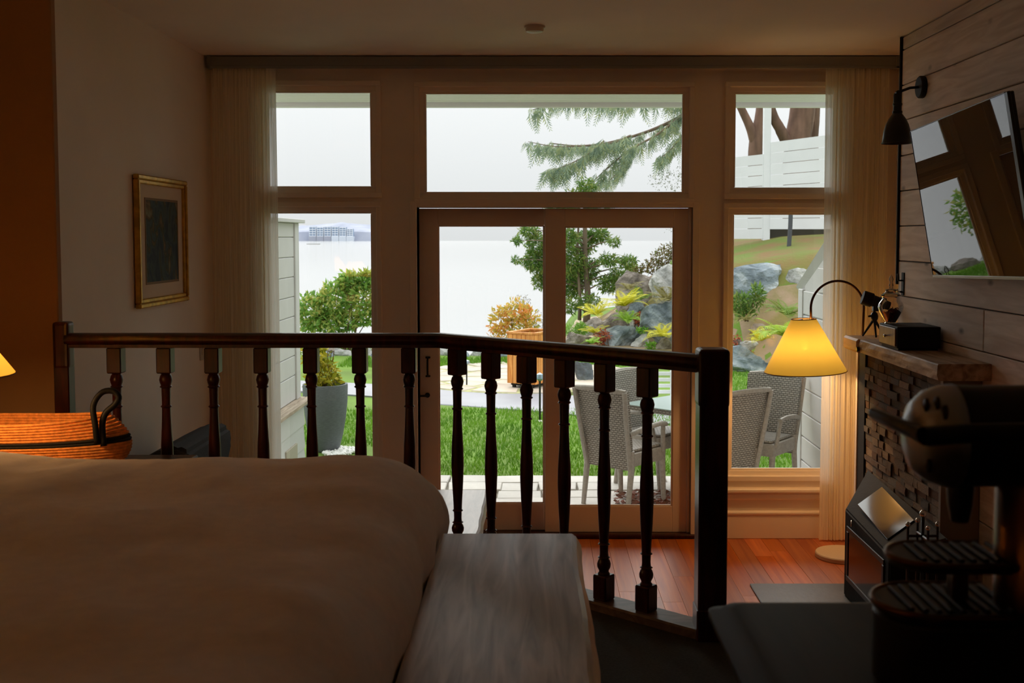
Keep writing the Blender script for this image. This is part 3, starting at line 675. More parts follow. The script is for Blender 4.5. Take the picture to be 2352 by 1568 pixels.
# fireplace: ledger-stone breast with dark corner post
fp = thing('fireplace', 'fireplace breast of split ledger stones under the mantel shelf', 'fireplace', (XP, 5.7, 0))
XF = 1.905 - XP; ys0, ys1 = 5.09 - 5.7, 6.275 - 5.7
obj('backing', box(BM(), XF + .018, ys0, .001, -.001, ys1, 1.305), M_matte, fp)
obj('corner_post', box(BM(), XF - .004, ys1, .001, -.002, 6.405 - 5.7, 1.30, .003), M_matte, fp)
obj('edge_board', box(BM(), XF - .010, 6.405 - 5.7, .001, .22, 6.44 - 5.7, 1.30, .002), M_trim, fp)
M_trimn = mat('stone_end_trim', lin(128, 112, 96), .6); obj('end_trim', box(BM(), XF - .006, ys0 - .03, .001, -.002, ys0, 1.31, .002), M_trimn, fp)
M_stones = [mat('ledger_stone_%s' % n_, lin(*c1), .8, var=.35, scale=16, bump=.8, bscale=60, rnd=.30) for n_, c1 in (('brown', (122, 104, 90)), ('grey', (112, 108, 104)), ('sand', (160, 142, 122)), ('rust', (124, 94, 72)))]
SH = []
for k in range(10):
    rr = random.Random(k); b = BM(); box(b, -.5, -.5, -.5, .5, .5, .5); bmesh.ops.subdivide_edges(b, edges=[e for e in b.edges], cuts=1)
    for v in b.verts:
        if v.co.x < 0: v.co += Vector((rr.uniform(-.16, .10), 0, rr.uniform(-.05, .05) if abs(v.co.y) < .4 else 0))
    me = bpy.data.meshes.new('stone'); bmesh.ops.recalc_face_normals(b, faces=b.faces); b.to_mesh(me); b.free(); SH.append(me)
SHM = []
for me in SH:
    for m in M_stones: c = me.copy(); c.materials.append(m); SHM.append(c)
z = 1.302; cnt = 0; rest = BM()
while z > .02:
    hgt = R.uniform(.028, .050); y = ys1
    while y > ys0 + .02:
        wd = min(R.uniform(.06, .17), y - ys0)
        if y - wd - ys0 < .04: wd = y - ys0
        dp = R.uniform(.008, .024)
        if cnt < 300:
            me = R.choice(SHM); o = mobj('stone', me, None, fp, loc=(XF + .016 - dp / 2 + .002, y - wd / 2, z - hgt / 2)); o.scale = (dp, wd - .003, hgt - .003); cnt += 1
        else: box(rest, XF + .018 - dp, y - wd + .0015, z - hgt + .0015, XF + .019, y - .0015, z - .0015, .002)
        y -= wd
    z -= hgt
o = obj('lower_stones', rest, M_stones[1], fp); o['kind'] = 'stuff'
# hearth slab
b = BM(); box(b, 1.205, 4.60, 0.0005, XP - .02, 6.07, .012, .003)
M_slate = mat('hearth_slate', lin(70, 70, 68), .45, var=.15, scale=6, bump=.1, bscale=40)
tag(obj('hearth_slab', b, M_slate), 'dark slate hearth slab on the fir floor before the fireplace', 'hearth', kind='structure')
# stove insert with sloping top
st = thing('stove', 'black gas stove with angled sides and sloping glossy top', 'stove', (1.889, 5.55, .012))
pl_lo = [(0, .60), (-.205, .33), (-.205, -.42), (0, -.62)]
b = BM(); lo_ = [b.verts.new((x, y, 0.0)) for x, y in pl_lo]; hi_ = [b.verts.new((x, y, (.64 if x == 0 else .488) - .05 * max(0, .60 - y))) for x, y in pl_lo]
b.faces.new(lo_); b.faces.new(hi_[::-1])
for k in range(4): b.faces.new((lo_[k], lo_[(k + 1) % 4], hi_[(k + 1) % 4], hi_[k]))
bmesh.ops.bevel(b, geom=list(b.edges), offset=.008, segments=2, affect='EDGES'); obj('hood', b, mat('stove_cast_iron', lin(15, 15, 14), .75, spec=.2, var=.3, scale=14, bump=.1, bscale=80), st)
M_gloss = mat('stove_glass', (.010, .011, .014, 1), .10, spec=.3, bump=.0)
sl = (.64 - .488) / .205
b = BM(); box(b, -.17, -.28, .0, -.04, .22, .004, .001)
for v in b.verts: v.co.z += .64 + v.co.x * sl - .05 * (.60 - v.co.y) + .004 + .05 * (v.co.y + .28)
obj('glass_panel', b, M_gloss, st)
frame_ring(st, 'front_frame', -.36, .27, .10, .40, .03, -.213, -.206, M_iron, .003)
obj('front_glass', box(BM(), -.209, -.33, .13, -.2055, .24, .37), M_gloss, st)
b = BM(); tube(b, [(-.218 + .006 * math.cos(t), .16 + .022 * math.cos(t), .440 + .014 * math.sin(t)) for t in np.linspace(0, 2 * PI, 21)], .004, 6, False); obj('handle', b, M_chrome, st, smooth=True)
obj('base_plinth', box(BM(), -.195, -.40, .0, -.002, .30, .03, .004), M_black, st)
# fire tools near the stove
ft = thing('fireplace_tools', 'black fireplace tool set with shiny knobs beside the stove', 'fire tools', (1.72, 4.79, .0125))
ft.scale = (1, 1, 1.12)
obj('base', lathe(BM(), [(.085, 0), (.085, .012), (.03, .02)], 20), M_black, ft, smooth=40); obj('stand', tube(BM(), [(0, 0, .018), (0, 0, .64)], .008, 8), M_black, ft, smooth=True)
b = BM(); tube(b, [(-.07, 0, .56), (.07, 0, .56)], .006, 6); tube(b, [(0, -.07, .56), (0, .07, .56)], .006, 6); obj('hanger', b, M_black, ft)
b = BM(); bmesh.ops.create_uvsphere(b, u_segments=12, v_segments=8, radius=.016, matrix=T(0, 0, .65)); obj('knob', b, M_chrome, ft, smooth=True)
for k, (dx, dy) in enumerate(((-.066, 0), (.066, 0), (0, -.066), (0, .066))):
    b = BM(); tube(b, [(dx, dy, .60), (dx, dy, .16)], .0055, 6); 
    if k == 0: box(b, dx - .05, dy - .006, .05, dx + .05, dy + .006, .17, .004)
    elif k == 1: box(b, dx - .028, dy - .02, .05, dx + .028, dy + .02, .17, .01)
    else: tube(b, [(dx, dy, .17), (dx, dy, .07), (dx + .03, dy, .06)], .005, 6)
    o = obj(('shovel', 'brush', 'poker', 'tongs')[k], b, M_black, ft)
    b = BM(); bmesh.ops.create_uvsphere(b, u_segments=10, v_segments=7, radius=.011, matrix=T(dx, dy, .607)); obj('knob', b, M_chrome, o, smooth=True)
# ------------------------------------------------------------------ ARC LAMP
px_ = at_y(1984, 720, 6.62); q = at_y(1862, 732, 6.62); top_ = at_y(1922, 645, 6.62)
fl_ = thing('arc_lamp', 'lit arc floor lamp with amber cone shade and white disc base', 'lamp', (1.885, 6.62, .0005))
lx, ly, lz = fl_.location
M_white = mat('lamp_base_white', lin(222, 206, 184), .5)
obj('base_disc', lathe(BM(), [(.158, 0), (.165, .003), (.165, .024), (.16, .03)], 40), M_white, fl_, smooth=35)
M_brass = mat('dark_brass', lin(92, 62, 34), .3, metal=.85)
xs_ = px_.x - lx; x0_ = q.x - lx; zt_ = top_.z - lz; ze = at_y(1862, 700, 6.62).z - lz
rad = (xs_ - x0_) / 2; cxm = (xs_ + x0_) / 2; zc = zt_ - rad * 1.02
arc = [(0.06, 0, .02), (.075, 0, .5), (xs_, 0, zc)] + [(cxm + rad * math.cos(t), 0, zc + rad * 1.02 * math.sin(t)) for t in np.linspace(.12, PI - .02, 26)] + [(x0_, 0, ze - .02), (x0_ + .002, 0, q.z - lz - .005)]
obj('pole', tube(BM(), arc, .0075, 10), M_brass, fl_, smooth=True)
zsb, zst = at_y(1872, 852, 6.62).z - lz, q.z - lz
hd = thing('shade_pivot', '', '', (x0_ + .022, 0, 0)); del hd['label']; del hd['category']; hd.parent = fl_; hd.name = 'lamp_head'
rb = (at_y(1966, 850, 6.62).x - at_y(1780, 850, 6.62).x) / 2; rt = (at_y(1896, 735, 6.62).x - at_y(1840, 735, 6.62).x) / 2
cone_shade(hd, rb, rt, zsb, zst, M_shade)
b = BM()
for k in range(3): tube(b, [(-.012, 0, zst - .012), (rt * math.cos(k * 2.094 + .4), rt * math.sin(k * 2.094 + .4), zst - .003)], .002, 5)
tube(b, [(-.020, 0, zst), (-.010, 0, zst - .06)], .014, 12); obj('shade_spider', b, M_brass, hd); bulb(hd, 0, 0, zst - .165, 11.5)
hd.rotation_euler = (0, math.radians(-2.5), 0)
cd = [at_z(x_, y_, .004) for x_, y_ in ((1950, 1273), (1935, 1276), (1912, 1277), (1906, 1272), (1916, 1268), (1938, 1272), (1960, 1268))]
tag(obj('power_cord', tube(BM(), spline(cd, 40), .0035, 6), M_white, None, True), 'thin white lamp cord looped on the floor behind the disc base', 'cord')
# ------------------------------------------------------------------ THINGS ON THE MANTEL
MZ = 1.3905
p = at_z(1996, 772, MZ)
tsx = thing('spotting_scope', 'small black spotting scope on a tripod at the far end of the mantel', 'telescope', (p.x + .02, p.y - .03, MZ))
for k, a_ in enumerate((2.75, 4.6, .2)):
    b = BM(); tube(b, [(.0, 0, .105), (.062 * math.cos(a_), .062 * math.sin(a_), .006)], [.0085, .0055], 8); o = obj('leg', b, M_black, tsx, smooth=40)
    b = BM(); bmesh.ops.create_uvsphere(b, u_segments=8, v_segments=6, radius=.006, matrix=T(.062 * math.cos(a_), .062 * math.sin(a_), .0065)); obj('rubber_foot', b, M_matte, o, smooth=True)
b = BM(); lathe(b, [(.012, .09), (.021, .105), (.023, .122), (.018, .138), (.008, .146), (.008, .168)], 18); obj('tripod_head', b, M_black, tsx, smooth=40)
b = BM(); tube(b, [(-.02, 0, .122), (-.036, -.01, .120)], .006, 8); obj('knob', b, M_black, tsx, smooth=40)
MB_ = T(0.005, 0, .206, ry=math.radians(108), rz=math.radians(-8))
b = BM(); lathe(b, [(.030, -.078), (.040, -.078), (.042, -.070), (.042, -.022), (.034, -.014), (.032, .016), (.037, .020), (.037, .052), (.027, .058), (.024, .084), (.018, .086)], 24, MB_); obj('barrel', b, M_matte, tsx, smooth=35)
b = BM(); box(b, -.016, -.016, -.03, .016, .016, .012, .003, T(.005, 0, .180)); obj('foot_clamp', b, M_black, tsx)
# drawer box
d0, d1_ = at_z(2028, 790, MZ), at_z(2060, 800, MZ)
dbx = thing('drawer_box', 'black wooden box with one small pale drawer on the mantel', 'box', (1.945, 5.70, MZ))
p_l = at_z(2070, 800, MZ); 
obj('case', box(BM(), -.103, -.15, .012, .12, .14, .122, .003), M_matte, dbx)
M_dpl = wood('drawer_pale', lin(120, 98, 84), lin(150, 128, 112), rough=.4, grain=(9, 9, 1.2), scale=3, rnd=0)
dr = obj('drawer', box(BM(), -.110, -.135, .020, -.1025, .125, .112, .002), M_dpl, dbx)
b = BM(); lathe(b, [(.004, 0), (.0045, .006), (.009, .012), (.008, .017), (.002, .019)], 14, T(-.110, -.01, .066, ry=-PI / 2)); obj('knob', b, M_chrome, dr, smooth=40)
obj('plinth', box(BM(), -.093, -.14, 0, .11, .13, .0125), M_matte, dbx)
# apothecary jar
jr = thing('apothecary_jar', 'glass apothecary jar with pointed lid on the drawer box', 'jar', (1.876, 5.765, MZ + .1225))
M_jar = glass_mat('jar_glass', (.95, .95, .94, 1), 1.3)
b = BM(); lathe(b, [(.030, 0), (.032, .003), (.026, .008), (.040, .03), (.058, .062), (.066, .088), (.062, .108), (.050, .124), (.044, .132), (.046, .142), (.050, .146)], 36, cap=False); obj('bowl', b, M_jar, jr, smooth=50)
b = BM(); lathe(b, [(.052, .1485), (.053, .152), (.044, .158), (.030, .168), (.028, .173), (.031, .177), (.027, .181), (.010, .186), (.008, .196), (.012, .204), (.0075, .213), (.006, .220), (.010, .229), (.012, .236), (.008, .245), (.004, .256), (.001, .262)], 28); obj('lid', b, M_jar, jr, smooth=50)
po = thing('potpourri', 'dark red dried petals inside the glass jar', 'potpourri', (1.876, 5.765, MZ + .1335), kind='stuff')
b = BM(); rr = random.Random(3)
for k in range(230):
    zz = rr.uniform(.004, .062) + max(0, rr.gauss(0, .008)); rmax = np.interp(zz, [0, .02, .05, .075], [.014, .030, .048, .055]) - .006; t = rr.uniform(0, 2 * PI); q_ = rmax * math.sqrt(rr.random())
    if zz > .045 and math.cos(t - .3) < .2: continue
    box(b, -.008, -.006, -.0012, .008, .006, .0012, 0, T(q_ * math.cos(t), q_ * math.sin(t), zz, rr.uniform(0, 3), rr.uniform(0, 3), rr.uniform(0, 3)))
obj('petals', b, mat('dried_petals', lin(110, 16, 18), .7, col2=lin(40, 12, 14), scale=60), po)
# ------------------------------------------------------------------ DESK AND COFFEE MACHINE
dk = thing('desk', 'dark desk with moulded edge at the lower right holding the coffee machine', 'desk', (.27, 1.46, ZP))
M_desk = wood('espresso_desk', lin(28, 21, 18), lin(44, 34, 29), rough=.5, spec=.25, grain=(9, 1.2, 9), scale=2.5, rnd=0, bump=.04)
def rrect(x0, y0, x1, y1, r, n=6):
    out = []
    for cx, cy, a0 in ((x1 - r, y1 - r, 0), (x0 + r, y1 - r, PI / 2), (x0 + r, y0 + r, PI), (x1 - r, y0 + r, 1.5 * PI)):
        out += [(cx + r * math.cos(a0 + PI / 2 * k / n), cy + r * math.sin(a0 + PI / 2 * k / n)) for k in range(n + 1)]
    return out
b = BM(); lay = [(-.028, .720, 0), (-.034, .728, 0), (-.034, .736, 0), (-.020, .742, 0), (-.014, .748, 0), (-.002, .750, 0)]
rings = [[b.verts.new((x, y, z)) for x, y in rrect(e - .0, -.80 - e, 1.15 - e, 0 - e, .02)] for e, z, _ in lay]
for a, c in zip(rings, rings[1:]):
    for k in range(len(a)): b.faces.new((a[k], a[(k + 1) % len(a)], c[(k + 1) % len(a)], c[k]))
b.faces.new(rings[0][::-1]); b.faces.new(rings[-1]); obj('desk_top', b, M_desk, dk, smooth=40)
obj('apron', box(BM(), .03, -.76, .60, 1.10, -.04, .7205, .003), M_desk, dk)
for sx in (.05, 1.05):
    for sy in (-.72, -.08): obj('leg', box(BM(), sx - .03, sy - .03, .001, sx + .03, sy + .03, .601, .004), M_desk, dk)
cm = thing('coffee_machine', 'dark capsule coffee machine with domed chrome head on the desk', 'coffee machine', (.50, 1.22, ZP + .7505))
M_cmb = mat('machine_black', lin(24, 22, 21), .35, spec=.45); M_cmc = mat('machine_bronze', lin(96, 66, 44), .28, metal=.85); M_cms = mat('machine_satin', lin(190, 190, 192), .30, metal=.9)
zb_ = ZP + .7505
def stadium(x0, x1, hw, n=16):
    out = [(x1, -hw), (x1, hw)]; return out + [(x0 + hw - hw * math.sin(PI * k / n) * 1.0, hw * math.cos(PI * k / n)) for k in range(n + 1)][1:-1]
b = BM(); prism(b, [(x, y) for x, y in stadium(-.115, .19, .062)], 0, .078, None, .006); obj('base', b, M_cmb, cm, smooth=40)
def tray(nm, x0, x1, hw, z):
    b = BM(); prism(b, stadium(x0, x1, hw), z, z + .010, None, .003); t_ = obj(nm, b, M_cmb, cm, smooth=40)
    b = BM(); ol = stadium(x0, x1, hw, 20); path = [Vector((x, y, z + .008)) for x, y in ol[1:] + ol[:1]]; tube(b, path, .0042, 8); obj('rim', b, M_cmc, t_, smooth=True)
    for k in range(9):
        xx = x0 + .03 + k * .0135
        hh = min(hw - .012, math.sqrt(max(1e-4, hw ** 2 - max(0, x0 + hw - xx) ** 2)) - .012)
        obj('grille_bar', box(BM(), xx - .0028, -hh, z + .010, xx + .0028, hh, z + .0135, .001), M_cmb, t_)
tray('drip_tray', -.115, .03, .060, .078); tray('cup_shelf', -.100, .02, .048, .131)
obj('shelf_arm', box(BM(), -.03, -.012, .088, -.012, .012, .131, .003), M_cmc, cm)
b = BM(); lathe(b, [(.058, .078), (.058, .225), (.050, .236), (.02, .240)], 32, T(.075, -.015, 0)); obj('column', b, M_cmc, cm, smooth=40)
obj('body', box(BM(), .06, -.06, .078, .30, .06, .26, .02, None, 3), M_cmb, cm, smooth=40)
hx_ = -.030; hz_ = at_y(2170, 1000, 1.22).z - zb_
b = BM(); lathe(b, [(.0005, .052), (.02, .050), (.036, .043), (.047, .030), (.053, .012), (.054, 0), (.054, -.05), (.054, -.34)], 36, T(hx_, 0, hz_, ry=-PI / 2, rz=0) ); bmesh.ops.scale(b, vec=(1, 1, 1.06), verts=b.verts, space=T(0, 0, -hz_)); obj('brew_head', b, M_cmb, cm, smooth=40)
b = BM(); lathe(b, [(.0005, .0545), (.02, .0525), (.0365, .0455), (.048, .032), (.054, .014), (.0552, .001)], 36, T(hx_, 0, hz_, ry=-PI / 2)); bmesh.ops.scale(b, vec=(1, 1, 1.06), verts=b.verts, space=T(0, 0, -hz_)); fc = obj('dome_cover', b, M_cms, cm, smooth=True)
for (px1, py1) in ((2132, 935), (2151, 928), (2162, 945), (2130, 1066)):
    q = at_y(px1, py1, 1.19); yy, zz = None, q.z - zb_
    # sits on the camera-facing flank of the dome
    dz = (zz - hz_) / 1.06; xx = q.x - .50; t = hx_ - xx
    rr_ = float(np.interp(t, [.001, .014, .032, .0455, .0525, .0545], [.0552, .054, .048, .0365, .02, .0])); y_ = -math.sqrt(max(1e-6, rr_ ** 2 - dz ** 2))
    nrm = Vector((-.5 * max(0, t) / .05, y_, dz)).normalized()
    b = BM(); lathe(b, [(.0002, .002), (.0055, .0018), (.0062, -.001)], 16, Matrix.Translation((xx, y_, zz)) @ nrm.to_track_quat('Z', 'Y').to_matrix().to_4x4() @ Matrix.Diagonal((1, 1.5, 1, 1)))
    obj('vent_hole', b, M_cmb, fc, smooth=True)
le = at_y(2036, 965, 1.20); lb = at_y(2128, 1004, 1.14)
L0 = Vector((le.x - .50, .02, le.z - zb_)); L1 = Vector((lb.x - .50, -.075, lb.z - zb_))
b = BM(); tube(b, [L0 + Vector((0, .01, 0)), L0, L0.lerp(L1, .5), L1], [.006, .0095, .0105, .0125], 12, True, .7); lv = obj('lever', b, M_cmb, cm, smooth=40)
b = BM(); tube(b, [L1, L1 + Vector((.05, -.002, .004)), L1 + Vector((.20, 0, .006))], .0105, 10); obj('lever_arm', b, M_cmb, lv, smooth=40)
b = BM(); tube(b, [L0 + Vector((0, .01, .004)), L0.lerp(L1, .5) + Vector((0, -.009, .004))], .0022, 6); obj('chrome_edge', b, M_cms, lv, smooth=True)
b = BM(); lathe(b, [(.010, -.02), (.014, 0), (.016, .03)], 16, T(-.02, 0, hz_ - .078)); obj('coffee_spout', b, M_cmb, cm, smooth=40)

# ================================================================== OUTDOORS
def patch(name, poly, z0, z1, m, label, cat): return struct(name, prism(BM(), poly, z0, z1), m, label, cat)
GZ = -.10
def bank(x, y):
    yf = np.interp(x, [-9, .2, .6, 2.1, 2.9, 3.3, 4, 9], [26, 25, 22.4, 21.3, 20.0, 17.4, 16.8, 16]); Ht = np.interp(x, [.2, 1.2, 1.75, 2.3, 2.8, 3.4, 5, 9], [.02, .25, .7, 1.3, 1.6, 1.85, 2.1, 2.2]) * np.interp(y, [23.6, 26.5], [1, np.interp(x, [3, 4], [.15, 1])])
    t = min(1, max(0, (y - yf) / 2.5)); return Ht * (.82 * t * t * (3 - 2 * t) + .18 * min(1.2, max(0, (y - yf - 1.5) / 4)))
def ground(x, y):
    z = GZ + .02 * noise.noise((x * .6, y * .6, 0)) - .005
    if x < 1.2 or y > 22:
        s_h = float(np.interp(y, [19.2, 23, 26], [0, 1, 1.6])); z -= s_h * 1.5 * float(np.interp(x, [-.5, 1.0], [1, 0]))
    z += bank(x, y); 
    if y < 9.4: z = min(z, -.11)
    return z
xs_ = np.concatenate([np.linspace(-30, -6, 9), np.linspace(-5.5, 7, 64), np.linspace(8, 30, 8)]); ys_ = np.concatenate([np.linspace(7.25, 15, 26), np.linspace(15.4, 30, 60)])
V = [(x, y, ground(x, y)) for x in xs_ for y in ys_]; n = len(ys_); Fc = [(i * n + j, (i + 1) * n + j, (i + 1) * n + j + 1, i * n + j + 1) for i in range(len(xs_) - 1) for j in range(n - 1)]
m = mat('lawn_soil', lin(104, 138, 40), .95, col2=lin(88, 112, 34), scale=1.3, bump=.8, bscale=35)
lw_ = tag(mobj('lawn', npmesh('lawn', V, Fc), m, None, True), 'green lawn rising into the planted bank on the right', 'lawn', kind='structure')
# earth on the bank under rocks and ferns
M_earth = mat('bank_earth', lin(156, 132, 108), .95, col2=lin(118, 112, 62), scale=2.2, bump=.7, bscale=20)
def region(name, poly_fn, nx, ny, m, label, cat, lift):
    V = []; 
    for i in range(nx + 1):
        for j in range(ny + 1):
            x, y = poly_fn(i / nx, j / ny); V.append((x, y, ground(x, y) + lift))
    Fc = [(i * (ny + 1) + j, (i + 1) * (ny + 1) + j, (i + 1) * (ny + 1) + j + 1, i * (ny + 1) + j + 1) for i in range(nx) for j in range(ny)]
    return tag(mobj(name, npmesh(name, V, Fc), m, None, True), label, cat, kind='structure')
yfoot = lambda x: float(np.interp(x, [.2, .6, 2.1, 2.9, 3.3, 4, 9], [22.0, 21.0, 19.9, 19.4, 17.0, 16.5, 15.9]))
region('rockery_ground', lambda u, v: (.4 + 7.6 * u, yfoot(.4 + 7.6 * u) + v * float(np.interp(.4 + 7.6 * u, [2.8, 3.4], [4.2, 2.0]))), 40, 12, M_earth, 'bare sandy earth of the rockery between boulders', 'ground', .012)
region('sand_slope', lambda u, v: (.05 + 2.1 * u, 21.9 + v * 5.5), 16, 16, mat('pale_sand', lin(196, 176, 152), .95, col2=lin(164, 146, 118), scale=3, bump=.4, bscale=30), 'pale sandy slope under the conifer', 'slope', .008)
region('bank_slope', lambda u, v: (2.6 + 9 * u, yfoot(2.6 + 9 * u) + float(np.interp(2.6 + 9 * u, [2.8, 3.4], [4.2, 1.7])) + v * 6), 50, 24, mat('rough_bank_grass', lin(98, 116, 42), .95, col2=lin(122, 96, 56), scale=1.6, bump=.8, bscale=25), 'rough grassy slope with brown patches between rockery and white fence', 'slope', .006)
# grass blades on the near lawn and tufts farther off
def blades(n, x0, x1, y0, y1, h0, h1, seed):
    rg = np.random.default_rng(seed); x = rg.uniform(x0, x1, n); y = rg.uniform(y0, y1, n); h = rg.uniform(h0, h1, n); a = rg.uniform(0, 2 * PI, n); lx_ = rg.normal(0, .35, n) * h; ly_ = rg.normal(0, .35, n) * h; wv = h * .10 + .0015
    k_ = [i for i in range(n) if not (x[i] < -1.72 and y[i] < 10.75) and not (abs(x[i] - 1.24) < .7 and y[i] < 9.4) and not (y[i] < 12 and math.hypot(x[i] - 1.27, y[i] - 11.6) < .33) and math.hypot(x[i] + 1.93, y[i] - 10.3) > .45 and not (x[i] > 2.02 and y[i] < 9.3)]
    x, y, h, a, lx_, ly_, wv = (v_[k_] for v_ in (x, y, h, a, lx_, ly_, wv)); n = len(k_)
    V = np.zeros((n, 3, 3)); z = np.array([ground(p_, q_) for p_, q_ in zip(x, y)])
    V[:, 0] = np.stack([x - wv * np.cos(a), y - wv * np.sin(a), z], 1); V[:, 1] = np.stack([x + wv * np.cos(a), y + wv * np.sin(a), z], 1); V[:, 2] = np.stack([x + lx_, y + ly_, z + h], 1)
    return V.reshape(-1, 3), np.arange(3 * n).reshape(-1, 3)
M_grass = mat('grass_blade', lin(116, 160, 42), .6, col2=lin(84, 130, 28), scale=1.7, transl=.35)
Va, Fa = blades(26000, -2.6, 3.4, 9.2, 13.0, .03, .062, 1); Vb, Fb = blades(6000, -3.2, 2.2, 17.4, 18.5, .05, .09, 2); Vc, Fc_ = blades(5000, 2.2, 3.6, 11.2, 16.6, .04, .07, 4)
V = np.concatenate([Va, Vb, Vc]); Fx = np.concatenate([Fa, Fb + len(Va), Fc_ + len(Va) + len(Vb)])
tag(mobj('grass', npmesh('grass', V.tolist(), Fx.tolist()), M_grass), 'short green grass blades covering the lawn', 'grass', kind='stuff')
# asphalt path
pp = [at_z(x, y, GZ) for x, y in ((560, 892), (855, 912), (1003, 930), (1240, 947), (1330, 956), (1830, 1003), (2100, 1030), (2200, 985), (1830, 946), (1330, 912), (1240, 904), (1003, 894), (855, 884), (560, 870))]
b = prism(BM(), [(q.x, q.y) for q in pp], GZ - .05, GZ + .018, None, .012)
struct('path', b, mat('grey_path', lin(152, 152, 158), .7, var=.10, scale=1.2, bump=.2, bscale=60), 'grey paved footpath crossing the lawn', 'path')
# patio flagstones
b = box(BM(), -4.2, 7.21, -.12, 4.2, 9.17, -.075); M_joint = mat('sandy_joint', lin(140, 134, 122), .95, var=.2, scale=20)
pt = struct('patio', b, M_joint, 'pale flagstone patio outside the doors', 'patio')
M_flag = mat('pale_flagstone', lin(200, 195, 188), .7, var=.10, scale=5, bump=.35, bscale=14, rnd=.07)
def flag(poly, z0, z1, m, par):
    cx = sum(p_[0] for p_ in poly) / len(poly); cy = sum(p_[1] for p_ in poly) / len(poly)
    return obj('flagstone', prism(BM(), [(x - cx, y - cy) for x, y in poly], z0, z1, None, .006), m, par, loc=(cx, cy, 0))
rr = random.Random(11); ye = [7.22, 7.52, 7.80, 8.06, 8.36, 8.62, 8.90, 9.17]
for r0, r1 in zip(ye, ye[1:]):
    x = -4.1 + rr.uniform(0, .3)
    while x < 4.0:
        wd = rr.uniform(.30, .62); j = lambda: rr.uniform(-.014, .014); g = .008
        flag([(x + g + j(), r0 + g + j()), (x + wd - g + j(), r0 + g + j()), (x + wd - g + j(), r1 - g + j()), (x + wd * .5, r1 - g + j()), (x + g + j(), r1 - g + j())], -.09, -.05 + rr.uniform(-.005, .004), M_flag, pt); x += wd
# flagstone circle beyond the path
ctr = at_z(1205, 866, GZ); b = lathe(BM(), [(1.78, GZ - .03), (1.78, GZ + .020), (1.74, GZ + .026)], 40, T(ctr.x, ctr.y - .05, 0)); M_j2 = mat('mossy_joint', lin(164, 164, 116), .95, var=.3, scale=9)
pc = struct('terrace', b, M_j2, 'round flagstone terrace beyond the path with mossy joints', 'terrace')
M_flag2 = mat('tan_flagstone', lin(190, 178, 162), .8, var=.12, scale=3, bump=.35, bscale=10, rnd=.10)
for ri, (ra, rb_) in enumerate(((.05, .50), (.53, .92), (.95, 1.33), (1.36, 1.74))):
    nn = (4, 8, 12, 15)[ri]
    for k in range(nn):
        a0 = 2 * PI * (k + .04 + .2 * (ri % 2)) / nn; a1 = 2 * PI * (k + .93 + .2 * (ri % 2)) / nn; jj = lambda: rr.uniform(-.04, .04)
        flag([(ctr.x + r_ * math.cos(a_), ctr.y - .05 + r_ * math.sin(a_)) for r_, a_ in ((ra + jj() * .4 + .02, a0), (rb_ + jj(), a0 + jj() * .3), (rb_ + jj() + .03, (a0 + a1) / 2), (rb_ + jj(), a1), (ra + jj() * .4 + .02, a1))], GZ, GZ + .035 + rr.uniform(-.008, .005), M_flag2, pc)
# fallen leaves on the patio
b = BM()
for k in range(150):
    q = at_z(rr.uniform(1415, 1540), rr.uniform(1128, 1163), -.045); box(b, -.022, -.013, -.001, .022, .013, .001, 0, T(q.x, q.y, -.040 + rr.uniform(0, .012), rr.uniform(-.5, .5), rr.uniform(-.5, .5), rr.uniform(0, 6.3)))
tag(obj('fallen_leaves', b, mat('fallen_leaf', lin(128, 62, 42), .8, col2=lin(92, 60, 36), scale=14)), 'scatter of rust-brown fallen leaves on the patio under the chairs', 'leaves', kind='stuff')
# sea, far shore, apartment blocks
b = box(BM(), -2500, 20.5, -2.5, 2500, 1130, -1.6)
m = bpy.data.materials.new('bright_sea'); m.use_nodes = True; N = m.node_tree.nodes; L = m.node_tree.links; p_ = N['Principled BSDF']; p_.inputs['Base Color'].default_value = (.42, .42, .42, 1); p_.inputs['Roughness'].default_value = .12; p_.inputs['Specular IOR Level'].default_value = .6
tc = N.new('ShaderNodeTexCoord'); mp = N.new('ShaderNodeMapping'); mp.inputs['Scale'].default_value = (.15, .6, 1); L.new(tc.outputs['Object'], mp.inputs[0]); nz_ = N.new('ShaderNodeTexNoise'); nz_.inputs['Scale'].default_value = 1.5; L.new(mp.outputs[0], nz_.inputs['Vector']); bp = N.new('ShaderNodeBump'); bp.inputs['Strength'].default_value = .1; bp.inputs['Distance'].default_value = .05; L.new(nz_.outputs['Fac'], bp.inputs['Height']); L.new(bp.outputs[0], p_.inputs['Normal'])
struct('sea', b, m, 'bright glaring sea behind the garden', 'sea')
YS = 1080.0
def shore_h(x): return float(np.interp(x, [-420, -330, -262, -232, -205, -180, -150, -132, -120], [13, 14, 13, 15, 17.5, 15.5, 13.5, 9, -1.5])) + 1.0 * noise.noise((x * .12, 0, 0))
xs_ = np.linspace(-900, -120, 200); V = []; 
for x in xs_:
    h = shore_h(x)
    V += [(x, YS, -1.7), (x, YS + 6, -1.7 + .55 * (h + 1.7)), (x, YS + 60, h), (x, YS + 160, -1.7)]
Fc = [(4 * i + k, 4 * i + 4 + k, 4 * i + 5 + k, 4 * i + 1 + k) for i in range(len(xs_) - 1) for k in range(3)]
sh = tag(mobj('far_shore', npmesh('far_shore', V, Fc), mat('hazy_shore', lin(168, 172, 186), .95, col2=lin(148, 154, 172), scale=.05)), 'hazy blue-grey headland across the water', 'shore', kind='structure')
M_apt = mat('pale_concrete', lin(206, 214, 226), .8); M_aptw = mat('hazy_window', lin(142, 164, 190), .5); M_apts = mat('hazy_slab', lin(226, 230, 236), .8)
